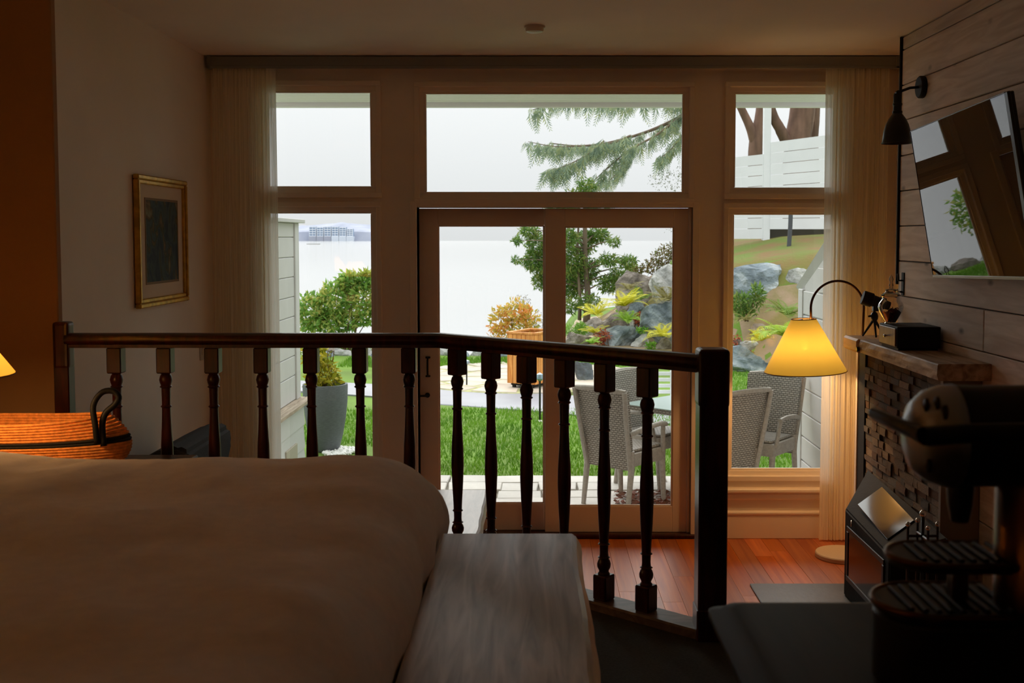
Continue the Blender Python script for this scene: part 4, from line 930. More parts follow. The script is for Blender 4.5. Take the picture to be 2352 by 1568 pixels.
for k in range(6):
    xa = (712 + k * 17.2 - PX) / F * (YS - 6); wd = 14.2 / F * (YS - 6)
    if k == 5: wd *= .9
    r_ = thing('apartment_block', ('first (leftmost) %s', 'second %s', 'third %s', 'fourth %s', 'fifth %s', 'sixth (rightmost) %s')[k] % 'pale apartment block from the left on the far shore', 'building', (xa, YS - 6, 3.0))
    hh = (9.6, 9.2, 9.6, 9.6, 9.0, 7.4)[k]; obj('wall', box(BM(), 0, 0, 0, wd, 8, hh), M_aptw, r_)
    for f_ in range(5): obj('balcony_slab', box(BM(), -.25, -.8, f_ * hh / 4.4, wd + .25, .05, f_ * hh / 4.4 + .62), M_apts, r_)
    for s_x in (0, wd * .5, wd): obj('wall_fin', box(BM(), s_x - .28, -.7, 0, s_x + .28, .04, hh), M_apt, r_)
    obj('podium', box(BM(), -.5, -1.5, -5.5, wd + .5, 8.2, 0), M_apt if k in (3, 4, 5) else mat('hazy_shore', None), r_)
q = at_z(720, 561, -1.6)
lg = tag(obj('log_boom', box(BM(), -3.5, -.4, -.2, 3.5, .4, .35, .12), mat('wet_log', lin(150, 150, 146), .8)), 'thin dark log boom floating on the sea near the far shore', 'log'); lg.location = q
# roof overhang
b = BM()
ov = struct('roof_overhang', box(BM(), -6, 7.2, 3.055, 6, 8.75, 3.16), mat('overhang_deck', lin(190, 190, 186), .8), 'white boarded roof overhang outside above the windows', 'roof')
M_soff = mat('soffit_board', lin(232, 230, 230), .7, rnd=.03)
for k in range(11): obj('soffit_board', box(BM(), -6, 7.2 + k * .135 + .002, 3.035, 6, 7.2 + (k + 1) * .135 - .002, 3.056, .004), M_soff, ov)
obj('fascia', box(BM(), -6, 8.69, 3.00, 6, 8.76, 3.19, .004), M_soff, ov); obj('gutter', box(BM(), -6, 8.76, 3.06, 6, 8.86, 3.17, .02), mat('grey_gutter', lin(150, 150, 146), .5), ov)
# privacy walls beside the patio
M_white_s = mat('white_siding', lin(204, 203, 202), .6, var=.03, scale=3, rnd=.02)
XW = -2.20; YE = 9.98; ZT = 2.16
pw = thing('privacy_wall', 'white sided privacy wall with wooden ledge left of the patio', 'wall', (XW, 8.6, -.06))
def P(root, nm, x0, y0, z0, x1, y1, z1, m=M_white_s, bv=.004): return obj(nm, box(BM(), x0, y0, z0, x1, y1, z1, bv), m, root)
o0 = Vector((XW, 8.6, -.06)); zl = 1.97 - (910 - 545) / 2500 * (9.98 + .1) + .06
P(pw, 'core', -.14, 7.21 - 8.6, 0, -.012, YE - 8.6 - .02, ZT, M_white_s)
zz = zl
zrow = [1.97 - .178 * k + .06 for k in range(-1, 8)]
zrow = [z for z in zrow if z > zl + .03] + [zl]
zrow = [ZT] + [z for z in zrow if z < ZT - .03]
for za, zb in zip(zrow, zrow[1:]): P(pw, 'siding_board', -.0115, 7.21 - 8.6, zb + .004, .002, YE - 8.6 - .15, za - .003)
P(pw, 'corner_post', -.16, YE - 8.6 - .15, zl, .018, YE - 8.6, ZT); P(pw, 'cap', -.22, 7.21 - 8.6, ZT, .06, YE - 8.6 + .08, ZT + .035)
M_ledge = wood('weathered_ledge', lin(150, 134, 116), lin(188, 172, 152), rough=.8, grain=(9, 1.2, 9), rnd=.05)
for k in range(4): P(pw, 'ledge_board', -.14 + k * .066, 7.21 - 8.6, zl - .035, -.078 + k * .066, YE - 8.6 + .04, zl, M_ledge)
zr = [zl - .035 - .215 * k for k in range(6)]
for k in range(5):
    za, zb = zr[k], max(0, zr[k + 1])
    if za <= .02: continue
    b = BM(); prism(b, [(-.0, zb), (.052, zb), (.040, za), (-.0, za)], -(YE - 8.6 - .0), 1.39, T(rx=PI / 2)); obj('lower_siding_board', b, M_white_s, pw)
P(pw, 'access_hatch', .03, 9.20 - 8.6, .02, .062, 9.62 - 8.6, .20, mat('hatch_tan', lin(176, 168, 150), .7))
XW2 = 2.12; YE2 = 9.05; q = at_y(1828, 660, YE2)
pw2 = thing('privacy_wall', 'white sided privacy wall with sloping cap right of the patio', 'wall', (q.x + .02, 8.1, -.06))
zt2 = q.z + .06; y2 = YE2 - 8.1; y1_ = 7.21 - 8.1; zt1 = zt2 + .75
P(pw2, 'corner_post', 0, y2 - .14, 0, .16, y2, zt2 - .01)
b = BM(); prism(b, [(y1_, 0), (y2 - .14, 0), (y2 - .14, zt2 + .02), (y1_, zt1 - .05)], .022, .15); 
for v in b.verts: v.co = Vector((v.co.z, v.co.x, v.co.y))
obj('core', b, M_white_s, pw2)
for k in range(12):
    za, zb = .20 * k, .20 * k + .196; yl = y2 - .142
    if zb > zt2: yl = min(yl, y2 - .14 - (zb - zt2) / (zt1 - zt2) * (y2 - y1_))
    if yl > y1_ + .1: P(pw2, 'siding_board', .008, y1_, za + .004, .021, yl, zb - .003)
b = BM(); tube(b, [(.08, y2 + .08, zt2 - .06), (.08, y1_, zt1 + .02)], .10, 4, True, .35); obj('sloping_cap', b, M_white_s, pw2)
# planter
pc_ = at_z(744, 1040, GZ)
pn = thing('planter', 'tall grey stone-look planter with a yellow-green shrub by the privacy wall', 'planter', (pc_.x, pc_.y + .1, -.095))
M_pot = mat('grey_planter', lin(104, 108, 112), .85, var=.15, scale=30, bump=.25, bscale=90, stretch=(1, 1, 6))
hp = 1.97 - (885 - 545) / 2500 * 10.4 + .095
b = BM(); lathe(b, [(.105, 0), (.13, .02), (.165, .15), (.195, .32), (.212, .48), (.216, hp - .02), (.214, hp), (.192, hp), (.190, hp - .06)], 40, cap=False); obj('pot', b, M_pot, pn, smooth=40)
obj('soil', lathe(BM(), [(.191, hp - .06), (.12, hp - .045), (.001, hp - .04)], 24, cap=False), mat('dark_soil', lin(74, 62, 46), .95, bump=.8, bscale=40), pn, smooth=True)
def leaf_cloud(centers, n, size, seed, aspect=.45, droop=0.0):
    """n pointed leaves spread over ellipsoids (x,y,z,rx,ry,rz,weight), denser near the skin"""
    rg = np.random.default_rng(seed); C = np.array(centers, float); wts = C[:, 6] / C[:, 6].sum(); idx = rg.choice(len(C), n, p=wts)
    d = rg.normal(size=(n, 3)); d /= np.linalg.norm(d, axis=1, keepdims=True); rad = rg.uniform(.15, 1, n) ** .5
    p = C[idx, :3] + d * C[idx, 3:6] * rad[:, None]
    ax = rg.normal(size=(n, 3)) + d * .6; ax[:, 2] -= droop; ax /= np.linalg.norm(ax, axis=1, keepdims=True)
    u = np.cross(ax, rg.normal(size=(n, 3))); u /= np.linalg.norm(u, axis=1, keepdims=True); nn_ = np.cross(ax, u)
    L_ = size * rg.uniform(.6, 1.25, n)[:, None]; W_ = L_ * aspect * .5
    V = np.stack([p, p + ax * L_ * .5 + u * W_ + nn_ * L_ * .08, p + ax * L_, p + ax * L_ * .5 - u * W_ + nn_ * L_ * .08], 1).reshape(-1, 3)
    return V, np.arange(4 * n).reshape(-1, 4)
def leaf_mat(name, c1, c2, c3=None, sc=1.6, tr=.3):
    if name in MATS: return MATS[name]
    m = bpy.data.materials.new(name); m.use_nodes = True; N = m.node_tree.nodes; L = m.node_tree.links; p = N['Principled BSDF']; p.inputs['Roughness'].default_value = .5; p.inputs['Specular IOR Level'].default_value = .3
    tc = N.new('ShaderNodeTexCoord'); n = N.new('ShaderNodeTexNoise'); n.inputs['Scale'].default_value = sc * 2; n.inputs['Detail'].default_value = 3; L.new(tc.outputs['Object'], n.inputs['Vector'])
    n2 = N.new('ShaderNodeTexWhiteNoise'); n2.noise_dimensions = '1D'; gi = N.new('ShaderNodeNewGeometry'); L.new(gi.outputs['Random Per Island'], n2.inputs['W'])
    mx = N.new('ShaderNodeMath'); mx.operation = 'MULTIPLY_ADD'; mx.inputs[1].default_value = .45; L.new(n2.outputs['Value'], mx.inputs[0]); 
    m2 = N.new('ShaderNodeMath'); m2.operation = 'MULTIPLY'; m2.inputs[1].default_value = .6; L.new(n.outputs['Fac'], m2.inputs[0]); L.new(m2.outputs[0], mx.inputs[2])
    cr = N.new('ShaderNodeValToRGB'); e = cr.color_ramp.elements; e[0].position = .28; e[0].color = c1; e[1].position = .55; e[1].color = c2
    if c3: k = e.new(.70); k.color = c3
    L.new(mx.outputs[0], cr.inputs[0]); L.new(cr.outputs[0], p.inputs['Base Color'])
    t = N.new('ShaderNodeBsdfTranslucent'); L.new(cr.outputs[0], t.inputs[0]); ms_ = N.new('ShaderNodeMixShader'); ms_.inputs[0].default_value = tr; L.new(p.outputs[0], ms_.inputs[1]); L.new(t.outputs[0], ms_.inputs[2]); L.new(ms_.outputs[0], N['Material Output'].inputs[0])
    MATS[name] = m; return m
def foliage(root, centers, n, size, seed, m, aspect=.45, droop=0.0, nm='foliage'):
    V, Fx = leaf_cloud(centers, n, size, seed, aspect, droop); o = mobj(nm, npmesh(nm, V.tolist(), Fx.tolist()), m, root); o['kind'] = 'stuff'; return o
ML_yel = leaf_mat('planter_leaves', lin(112, 128, 34), lin(184, 176, 44), lin(206, 190, 70))
foliage(pn, [(-.03, 0, hp + .12, .14, .14, .15, 3), (-.10, .02, hp + .30, .12, .12, .16, 2), (-.02, 0, hp + .05, .17, .17, .07, 2)], 620, .075, 5, ML_yel)
b = BM()
for k in range(7): a_ = k * .9; tube(b, [(0, 0, hp - .05), (.06 * math.cos(a_), .06 * math.sin(a_), hp + .12), (-.03 + .12 * math.cos(a_), .12 * math.sin(a_), hp + .32)], .004, 5)
M_stem = mat('woody_stem', lin(96, 74, 54), .9, var=.2, scale=20); obj('stems', b, M_stem, pn)
# white gravel spill
b = BM(); rr = random.Random(8); q = at_z(766, 1040, GZ)
for k in range(170):
    a_ = rr.uniform(0, 6.3); r_ = math.sqrt(rr.random()); s_ = rr.uniform(.012, .024); box(b, -s_, -s_ * .8, -s_ * .5, s_, s_ * .8, s_ * .5, s_ * .25, T(q.x + .06 + .15 * r_ * math.cos(a_), q.y + .22 * r_ * math.sin(a_), -.082, rr.random(), rr.random(), rr.uniform(0, 6)))
tag(obj('pebbles', b, mat('white_pebble', lin(238, 238, 234), .7)), 'white pebbles spilled on the grass beside the grey planter', 'pebbles', kind='stuff')

# wicker furniture
def wicker_mat(name, c1, c2, sc):
    m = bpy.data.materials.new(name); m.use_nodes = True; N = m.node_tree.nodes; L = m.node_tree.links; p = N['Principled BSDF']; p.inputs['Roughness'].default_value = .55
    tc = N.new('ShaderNodeTexCoord'); uv = N.new('ShaderNodeMapping'); uv.inputs['Scale'].default_value = (sc, sc, sc); L.new(tc.outputs['UV'], uv.inputs[0])
    br = N.new('ShaderNodeTexBrick'); br.inputs['Scale'].default_value = 1; br.inputs['Mortar Size'].default_value = .10; br.inputs['Mortar Smooth'].default_value = .6; br.inputs['Brick Width'].default_value = .9; br.inputs['Row Height'].default_value = .42
    br.inputs['Color1'].default_value = c1; br.inputs['Color2'].default_value = tuple(v * .8 for v in c1[:3]) + (1,); br.inputs['Mortar'].default_value = c2
    L.new(uv.outputs[0], br.inputs['Vector']); L.new(br.outputs['Color'], p.inputs['Base Color']); bp = N.new('ShaderNodeBump'); bp.inputs['Strength'].default_value = .8; bp.inputs['Distance'].default_value = .006; bp.invert = True; L.new(br.outputs['Fac'], bp.inputs['Height']); L.new(bp.outputs[0], p.inputs['Normal']); return m
M_wick = wicker_mat('grey_wicker', lin(190, 182, 172), lin(112, 106, 98), 26); M_wfr = mat('wicker_frame', lin(172, 165, 156), .6, var=.12, scale=60)
def boxuv(me, s=1.0):
    uvl = me.uv_layers.new(name='UVMap')
    for p in me.polygons:
        nx, ny, nz = (abs(v) for v in p.normal)
        for li in p.loop_indices:
            c = me.vertices[me.loops[li].vertex_index].co
            uvl.data[li].uv = (c.x * s, c.y * s) if nz >= max(nx, ny) else ((c.x * s, c.z * s) if ny >= nx else (c.y * s, c.z * s))
CH = {}
def wicker_chair(label, x, y, heading):
    """local frame: faces +Y, base at the ground; heading turns clockwise seen from above"""
    t = thing('wicker_chair', label, 'chair', (x, y, -.048), -heading, 'wicker chairs around the patio table')
    if not CH:
        def keep(nm, b, m, uv=False):
            me = bpy.data.meshes.new(nm); bmesh.ops.recalc_face_normals(b, faces=b.faces); b.to_mesh(me); b.free(); me.materials.append(m)
            if uv: boxuv(me)
            CH.setdefault(nm, []).append(me)
        # backrest: gently curved panel, flared upwards
        b = BM(); nu, nv = 10, 12; gr = {}
        for s in (0, 1):
            for i in range(nu + 1):
                for j in range(nv + 1):
                    u = i / nu * 2 - 1; v = j / nv; hw_ = .205 + .03 * v
                    gr[s, i, j] = b.verts.new((u * hw_, -.23 - .10 * v ** 1.4 - .035 * (1 - u * u) * v + (.030 if s else 0), .30 + .60 * v + .015 * (1 - u * u) * v))
        for i in range(nu):
            for j in range(nv):
                b.faces.new([gr[0, i, j], gr[0, i + 1, j], gr[0, i + 1, j + 1], gr[0, i, j + 1]]); b.faces.new([gr[1, i, j], gr[1, i, j + 1], gr[1, i + 1, j + 1], gr[1, i + 1, j]])
        for i in range(nu):
            for j in (0, nv): b.faces.new([gr[0, i, j], gr[0, i + 1, j], gr[1, i + 1, j], gr[1, i, j]])
        for j in range(nv):
            for i in (0, nu): b.faces.new([gr[0, i, j], gr[0, i, j + 1], gr[1, i, j + 1], gr[1, i, j]])
        keep('backrest', b, M_wick, True)
        b = BM(); box(b, -.225, -.22, .33, .225, .19, .43, .014, None, 2); keep('seat', b, M_wfr)
        b = BM(); box(b, -.20, -.20, .4305, .20, .175, .455, .012, None, 2); keep('seat_pad', b, M_wick, True)
        for s in (-1, 1):
            b = BM(); tube(b, [(s * .21, -.27, .0), (s * .21, -.225, .32), (s * .215, -.235, .45)], [.018, .024, .024], 8); keep('leg', b, M_wfr)
            b = BM(); tube(b, [(s * .205, .19, .0), (s * .205, .165, .35)], [.018, .026], 8); keep('leg', b, M_wfr)
            b = BM(); tube(b, spline([(s * .225, -.27, .58), (s * .262, -.10, .615), (s * .262, .06, .625), (s * .255, .145, .612)], 12), .021, 8, True, .75); keep('arm', b, M_wfr)
            b = BM(); tube(b, [(s * .248, .115, .61), (s * .225, .15, .40)], .018, 8); keep('arm_post', b, M_wfr)
            b = BM(); tube(b, spline([(s * .205, -.235, .31), (s * .22, -.30, .62), (s * .235, -.348, .895)], 10), .019, 8); keep('back_stile', b, M_wfr)
        b = BM(); tube(b, spline([(u * .235, -.335 - .035 * (1 - u * u), .895 + .015 * (1 - u * u)) for u in (-1, -.5, 0, .5, 1)], 12), .019, 8); keep('top_rail', b, M_wfr)
    for nm, ms_ in CH.items():
        for me in ms_:
            o = mobj(nm, me, None, t, smooth=45) 
    return t
TC = Vector((1.25, 8.52))
def put(ang, dist, label, hd=None):
    """chair back at distance dist from the table centre, in compass direction ang, facing the table"""
    hd = math.radians(ang + 180 if hd is None else hd); f = Vector((math.sin(hd), math.cos(hd)))
    p_ = TC + Vector((math.sin(math.radians(ang)), math.cos(math.radians(ang)))) * dist + f * .30
    return wicker_chair(label, p_.x, p_.y, hd)
put(236, .92, 'wicker chair with its back to the patio doors, nearest the fallen leaves', 42)
put(317, .70, 'wicker chair facing the house, behind the glass table and half hidden by the door stile', 135)
put(158, .69, 'wicker chair turned away in the right window, its plain back against the lower sash', -36)
put(68, .73, 'wicker chair facing the house beside the right privacy wall', 217)
tw = thing('patio_table', 'square wicker patio table with frosted glass top', 'table', (TC.x, TC.y, -.048), math.radians(45))
b = box(BM(), -.40, -.40, .665, .40, .40, .705, .010, None, 2); o = obj('table_rim', b, M_wick, tw); boxuv(o.data)
M_tg = mat('frosted_table_glass', lin(172, 196, 192), .12, spec=.6); obj('glass_top', box(BM(), -.41, -.41, .7055, .41, .41, .714, .003), M_tg, tw)
b = box(BM(), -.115, -.115, .02, .115, .115, .6655, .008); o = obj('pedestal', b, M_wick, tw); boxuv(o.data)
o = obj('base_plate', box(BM(), -.17, -.17, 0, .17, .17, .022, .004), M_wfr, tw)

# wooden bin surround
q0, q1 = at_z(1168, 892, GZ), at_z(1209, 896, GZ)
M_ced = wood('orange_cedar', lin(190, 118, 48), lin(228, 160, 84), rough=.6, grain=(9, 9, 1), rnd=.10)
bs = thing('bin_surround', 'orange slatted wooden bin surround on the terrace beside the yellow bush', 'bin', (q0.x, q0.y - .1, GZ + .03))
hb2 = 1.97 - (762 - 545) / 2500 * (q0.y) - GZ - .05; ww = .40; dd_ = .62; ra = math.radians(-28)
bs.rotation_euler = (0, 0, ra)
for k in range(6): obj('slat', box(BM(), k * ww / 6 + .003, 0, .06, (k + 1) * ww / 6 - .003, .02, hb2, .004), M_ced, bs)
for k in range(8): obj('slat', box(BM(), ww - .0, .0 + k * dd_ / 8 + .003, .06, ww + .02, (k + 1) * dd_ / 8 - .003, hb2, .004), M_ced, bs)
for k in range(8): obj('slat', box(BM(), -.02, .0 + k * dd_ / 8 + .003, .06, .0, (k + 1) * dd_ / 8 - .003, hb2, .004), M_ced, bs)
for k in range(6): obj('slat', box(BM(), k * ww / 6 + .003, dd_, .06, (k + 1) * ww / 6 - .003, dd_ + .02, hb2, .004), M_ced, bs)
obj('inner_bin', box(BM(), .02, .03, .03, ww - .02, dd_ - .02, hb2 - .10, .01), M_matte, bs)
for a0, a1, c0, c1 in ((-.03, ww + .03, -.01, .03), (-.03, ww + .03, dd_ - .01, dd_ + .03), (-.03, .02, .03, dd_ - .01), (ww - .02, ww + .03, .03, dd_ - .01)): obj('top_trim', box(BM(), a0, c0, hb2, a1, c1, hb2 + .03, .004), M_ced, bs)
for xx in (.04, ww - .08):
    for yy in (.04, dd_ - .08): obj('leg', box(BM(), xx, yy, -.035, xx + .04, yy + .04, .06), M_matte, bs)
# path lights
def path_light(label, px, pyb, pyt, col, wdt):
    q = at_z(px, pyb, GZ); h = (pyb - pyt) / F * q.y * 1.0
    t = thing('path_light', label, 'lamp', (q.x, q.y, GZ - .02), 0, 'garden path lights')
    obj('stake', tube(BM(), [(0, 0, 0), (.0, 0, h * .86)], .011, 8), M_black, t, smooth=40)
    obj('lamp_head', lathe(BM(), [(.018, h * .84), (wdt, h * .88), (wdt, h * .90), (wdt * .8, h * .97), (.004, h)], 16), mat(col, lin(150, 170, 182), .3, metal=.5), t, smooth=40)
    obj('ground_collar', lathe(BM(), [(.045, .01), (.045, .03), (.012, .04)], 12), mat('collar_white', lin(214, 212, 200), .6), t, smooth=40)
path_light('thin black path light standing at the terrace edge left of the bin', 1072, 888, 822, 'path_light_grey', .05)
path_light('thin black path light on the near lawn before the orange bin', 1240, 968, 850, 'path_light_blue', .045)
# ------------------------------------------------------------------ ROCKS
def rock_mat(name, c1, c2, c3):
    m = bpy.data.materials.new(name); m.use_nodes = True; N = m.node_tree.nodes; L = m.node_tree.links; p = N['Principled BSDF']; p.inputs['Roughness'].default_value = .85
    tc = N.new('ShaderNodeTexCoord'); n = N.new('ShaderNodeTexNoise'); n.inputs['Scale'].default_value = 1.7; n.inputs['Detail'].default_value = 9; n.inputs['Distortion'].default_value = .9; L.new(tc.outputs['Object'], n.inputs['Vector'])
    cr = N.new('ShaderNodeValToRGB'); e = cr.color_ramp.elements; e[0].position = .34; e[0].color = c1; e[1].position = .66; e[1].color = c3; k = e.new(.5); k.color = c2; L.new(n.outputs['Fac'], cr.inputs[0]); L.new(cr.outputs[0], p.inputs['Base Color'])
    n2 = N.new('ShaderNodeTexVoronoi'); n2.feature = 'DISTANCE_TO_EDGE'; n2.inputs['Scale'].default_value = 3.2; n3 = N.new('ShaderNodeTexNoise'); n3.inputs['Scale'].default_value = 9; n3.inputs['Detail'].default_value = 8; L.new(tc.outputs['Object'], n3.inputs['Vector'])
    bp = N.new('ShaderNodeBump'); bp.inputs['Strength'].default_value = .9; bp.inputs['Distance'].default_value = .08; L.new(n3.outputs['Fac'], bp.inputs['Height']); L.new(bp.outputs[0], p.inputs['Normal']); MATS[name] = m; return m
MR_blue = rock_mat('blue_grey_rock', lin(74, 86, 94), lin(128, 140, 146), lin(186, 192, 194)); MR_tan = rock_mat('tan_rock', lin(88, 80, 74), lin(142, 132, 122), lin(186, 178, 170)); MR_white = rock_mat('pale_rock', lin(116, 118, 114), lin(172, 172, 168), lin(214, 212, 206)); MR_dark = rock_mat('dark_rock', lin(58, 66, 72), lin(96, 104, 110), lin(136, 144, 150))
def rock(label, x0, y0, x1, y1, Y, m, seed, tilt=0.0, dep=.8, group=None, sub=4, rough=1.0):
    c = at_y((x0 + x1) / 2, (y0 + y1) / 2, Y); hx = (x1 - x0) / 2 / F * Y; hz = (y1 - y0) / 2 / F * Y
    b = BM(); bmesh.ops.create_icosphere(b, subdivisions=sub, radius=1.0)
    rr = random.Random(seed); pl = []
    for k in range(11):
        d = Vector((rr.gauss(0, 1), rr.gauss(0, 1), rr.gauss(0, 1))).normalized(); pl.append((d, rr.uniform(.42, .82)))
    for v in b.verts:
        d = v.co.normalized(); r = 1.05
        for nrm, off in pl:
            q = nrm.dot(d)
            if q > .05: r = min(r, off / q)
        e = d * 2.1 + Vector((seed * 1.7, 0, 0))
        r *= 1 + rough * (.16 * noise.noise(e) + .10 * (abs(noise.noise(e * 2.3)) - .25) + .06 * (abs(noise.noise(e * 5.1)) - .2))
        v.co = d * r
    xs = [v.co.x for v in b.verts]; zs_ = [v.co.z for v in b.verts]
    sx, sz = 2 / (max(xs) - min(xs)), 2 / (max(zs_) - min(zs_)); ox, oz = (max(xs) + min(xs)) / 2, (max(zs_) + min(zs_)) / 2
    for v in b.verts: v.co = Vector(((v.co.x - ox) * sx * hx, v.co.y * dep * (hx + hz) / 2, (v.co.z - oz) * sz * hz))
    if tilt: bmesh.ops.transform(b, matrix=Matrix.Rotation(math.radians(tilt), 4, 'Y'), verts=b.verts)
    o = obj('boulder' if max(hx, hz) > .35 else 'rock', b, m, None, smooth=14, loc=c); return tag(o, label, 'rock', group)
rock('tall grey boulder at the back of the rockery with a pinkish left face', 1412, 620, 1512, 740, 22.7, MR_tan, 1)
rock('pale upright boulder against the door stile below the brown shrub', 1490, 606, 1580, 720, 21.9, MR_white, 2)
rock('large blue-grey boulder low beside the right door stile', 1466, 684, 1600, 812, 20.9, MR_blue, 3)
rock('grey block under the middle yellow fern', 1366, 716, 1448, 800, 21.9, MR_tan, 4)
rock('long slanting grey rock between red plant and rail', 1384, 746, 1482, 816, 20.9, MR_blue, 5, -12, .7)
rock('small rounded rock at the right end of the slanting rock', 1448, 762, 1494, 812, 20.5, MR_white, 6)
rock('grey rock touching the rail under the right yellow fern', 1500, 772, 1546, 820, 20.2, MR_tan, 7)
rock('low tan rock at the left foot of the rockery', 1290, 762, 1362, 812, 21.2, MR_tan, 8, 0, .7)
rock('small white rock beside the grass clump', 1336, 744, 1368, 772, 21.9, MR_white, 9)
rock('huge blue-grey boulder in the upper half of the right window', 1655, 602, 1796, 728, 18.9, MR_blue, 10)
rock('pale craggy boulder half hidden by the sloping wall cap', 1776, 614, 1870, 728, 18.6, MR_white, 11)
rock('broad blue-grey boulder just above the wicker chairs in the right window', 1660, 792, 1790, 880, 16.9, MR_blue, 12)
rock('grey boulder hidden between the door and the right window', 1570, 640, 1670, 790, 20.0, MR_tan, 13)
rock('grey boulder partly behind the lamp shade', 1770, 826, 1850, 880, 16.7, MR_blue, 14)
rock('small grey rock on the earth left of the light fern', 1684, 776, 1716, 800, 17.3, MR_tan, 15, sub=3)
rock('small grey rock behind the light fern', 1700, 782, 1742, 806, 17.1, MR_white, 16, sub=3)
rock('small pinkish rock on the sandy slope under the lamp reflection', 1718, 742, 1760, 770, 17.9, MR_tan, 17, sub=3)
rock('squat grey boulder behind the bright yellow fern', 1436, 684, 1486, 748, 22.0, MR_blue, 51)
rock('flat tan rock under the left yellow fern', 1336, 728, 1392, 768, 22.0, MR_tan, 52, 0, .9)
rock('jagged pale rock between the red plant and the big blue-grey boulder', 1446, 722, 1482, 768, 21.3, MR_white, 53)
rock('dark slate boulder on the terrace between two spindles', 1318, 828, 1364, 892, 15.6, MR_dark, 18)
for k, (x0, y0, x1, y1, m_) in enumerate(((728, 806, 768, 836, MR_blue), (762, 800, 812, 832, MR_white), (772, 820, 822, 846, MR_blue), (806, 798, 862, 838, MR_white), (850, 800, 900, 842, MR_blue), (890, 802, 950, 838, MR_white), (940, 798, 1004, 838, MR_tan), (996, 796, 1040, 832, MR_white), (1030, 802, 1090, 832, MR_blue), (1080, 800, 1130, 826, MR_white), (1120, 802, 1172, 826, MR_blue), (736, 798, 780, 815, MR_tan))):
    nth = ('first', 'second', 'third', 'fourth', 'fifth', 'sixth', 'seventh', 'eighth', 'ninth', 'tenth', 'eleventh')
    lab = 'small tan rock at the back of the left end of the shore row' if k == 11 else '%s rock from the left in the shore row behind the lawn' % nth[k]
    rock(lab, x0, y0 - 2, x1, y1 + 6, 18.9 + .2 * (k % 2), m_, 30 + k, 0, .8, 'shore rocks behind the lawn', 3)

# ------------------------------------------------------------------ PLANTS
ML_green = leaf_mat('rhododendron_leaves', lin(96, 138, 62), lin(150, 188, 92), lin(196, 194, 110), tr=.5)
ML_yb = leaf_mat('autumn_bush_leaves', lin(160, 160, 84), lin(224, 192, 84), lin(234, 166, 96), tr=.45)
ML_con = leaf_mat('conifer_needles', lin(76, 112, 56), lin(120, 156, 72), lin(150, 160, 84), tr=.4)
ML_ced = leaf_mat('cedar_sprays', lin(106, 126, 108), lin(140, 158, 128), lin(160, 168, 122), tr=.4)  # greens greyed: sky glare and haze mixed into the leaf colour
ML_brn = leaf_mat('brown_shrub_leaves', lin(92, 76, 44), lin(128, 108, 62), lin(112, 124, 60))
ML_bri = leaf_mat('bright_grass_leaves', lin(88, 140, 44), lin(128, 176, 60))
ML_red = leaf_mat('red_plant_leaves', lin(140, 66, 48), lin(178, 96, 66))
ML_edge = leaf_mat('shore_green', lin(96, 130, 52), lin(150, 170, 74))
M_bk = mat('grey_bark', lin(112, 96, 80), .95, var=.3, scale=6, bump=.6, bscale=14, stretch=(1, 1, .3))
M_bk2 = mat('red_brown_bark', lin(110, 84, 70), .95, var=.35, scale=5, bump=.8, bscale=10, stretch=(1, 1, .25))
def px_el(Y, lst, dep=.8):
    """pixel ellipses (cx, cy, rx, ry, weight) -> ellipsoids standing at distance Y"""
    out = []
    for cx, cy, rx, ry, wt in lst:
        c = at_y(cx, cy, Y); s = Y / F; out.append((c.x, c.y, c.z, rx * s, dep * min(rx, ry * 1.5) * s, ry * s, wt))
    return out
def bush(name, label, cat, base_px, Y, lst, n, size, m, seed, stems=6, aspect=.45, droop=0, smat=None, sr=.012, group=None):
    bx = at_y(base_px[0], base_px[1], Y); t = thing(name, label, cat, bx, 0, group)
    E = [(c[0] - bx.x, c[1] - bx.y, c[2] - bx.z) + c[3:] for c in px_el(Y, lst)]
    rr = random.Random(seed)
    if n: foliage(t, E, n, size, seed, m, aspect, droop)
    b = BM()
    for k in range(stems):
        e = E[k % len(E)]; q = Vector((e[0] + rr.uniform(-.5, .5) * e[3], e[1] + rr.uniform(-.5, .5) * e[4], e[2] + rr.uniform(-.1, .6) * e[5])); s0 = Vector((rr.uniform(-.08, .08), rr.uniform(-.08, .08), -.02))
        mid = s0.lerp(q, .5) + Vector((rr.uniform(-.1, .1), rr.uniform(-.1, .1), .04)) * q.length * .5
        tube(b, spline([s0, mid, q], 8), [sr * (1 - .75 * i / 8) for i in range(9)], 6)
    obj('stems', b, smat or M_stem, t, smooth=True); return t
bush('arbutus_bush', 'big leafy green bush by the water seen through the left window', 'bush', (800, 806), 19.6,
     [(715, 720, 34, 50, 3.5), (770, 690, 40, 45, 4), (800, 650, 26, 26, 2), (835, 690, 34, 60, 4), (845, 640, 18, 20, 1), (770, 740, 60, 25, 3), (900, 700, 50, 60, 3)], 4200, .125, ML_green, 11, 12, .40)
b = bush('ground_cover', 'low bright green ground cover behind the shore rocks under the big bush', 'plant', (800, 808), 19.9, [(770, 803, 50, 9, 3), (840, 804, 40, 8, 2), (690, 830, 24, 26, 2)], 520, .10, ML_edge, 12, 4, .5)
bush('autumn_bush', 'yellow-orange autumn bush rising behind the orange bin', 'bush', (1185, 812), 19.2, [(1150, 735, 26, 34, 3), (1185, 715, 34, 28, 3), (1215, 735, 26, 32, 2), (1150, 770, 30, 26, 2), (1195, 755, 40, 34, 3)], 1150, .10, ML_yb, 13, 10, .42, sr=.008)
bush('twiggy_shrub', 'grey leafless-looking twiggy shrub between autumn bush and door stile', 'shrub', (1240, 806), 19.8, [(1238, 745, 22, 34, 2), (1200, 690, 20, 14, 1)], 260, .05, leaf_mat('twig_grey', lin(120, 112, 100), lin(150, 144, 128)), 14, 16, .25, sr=.006)
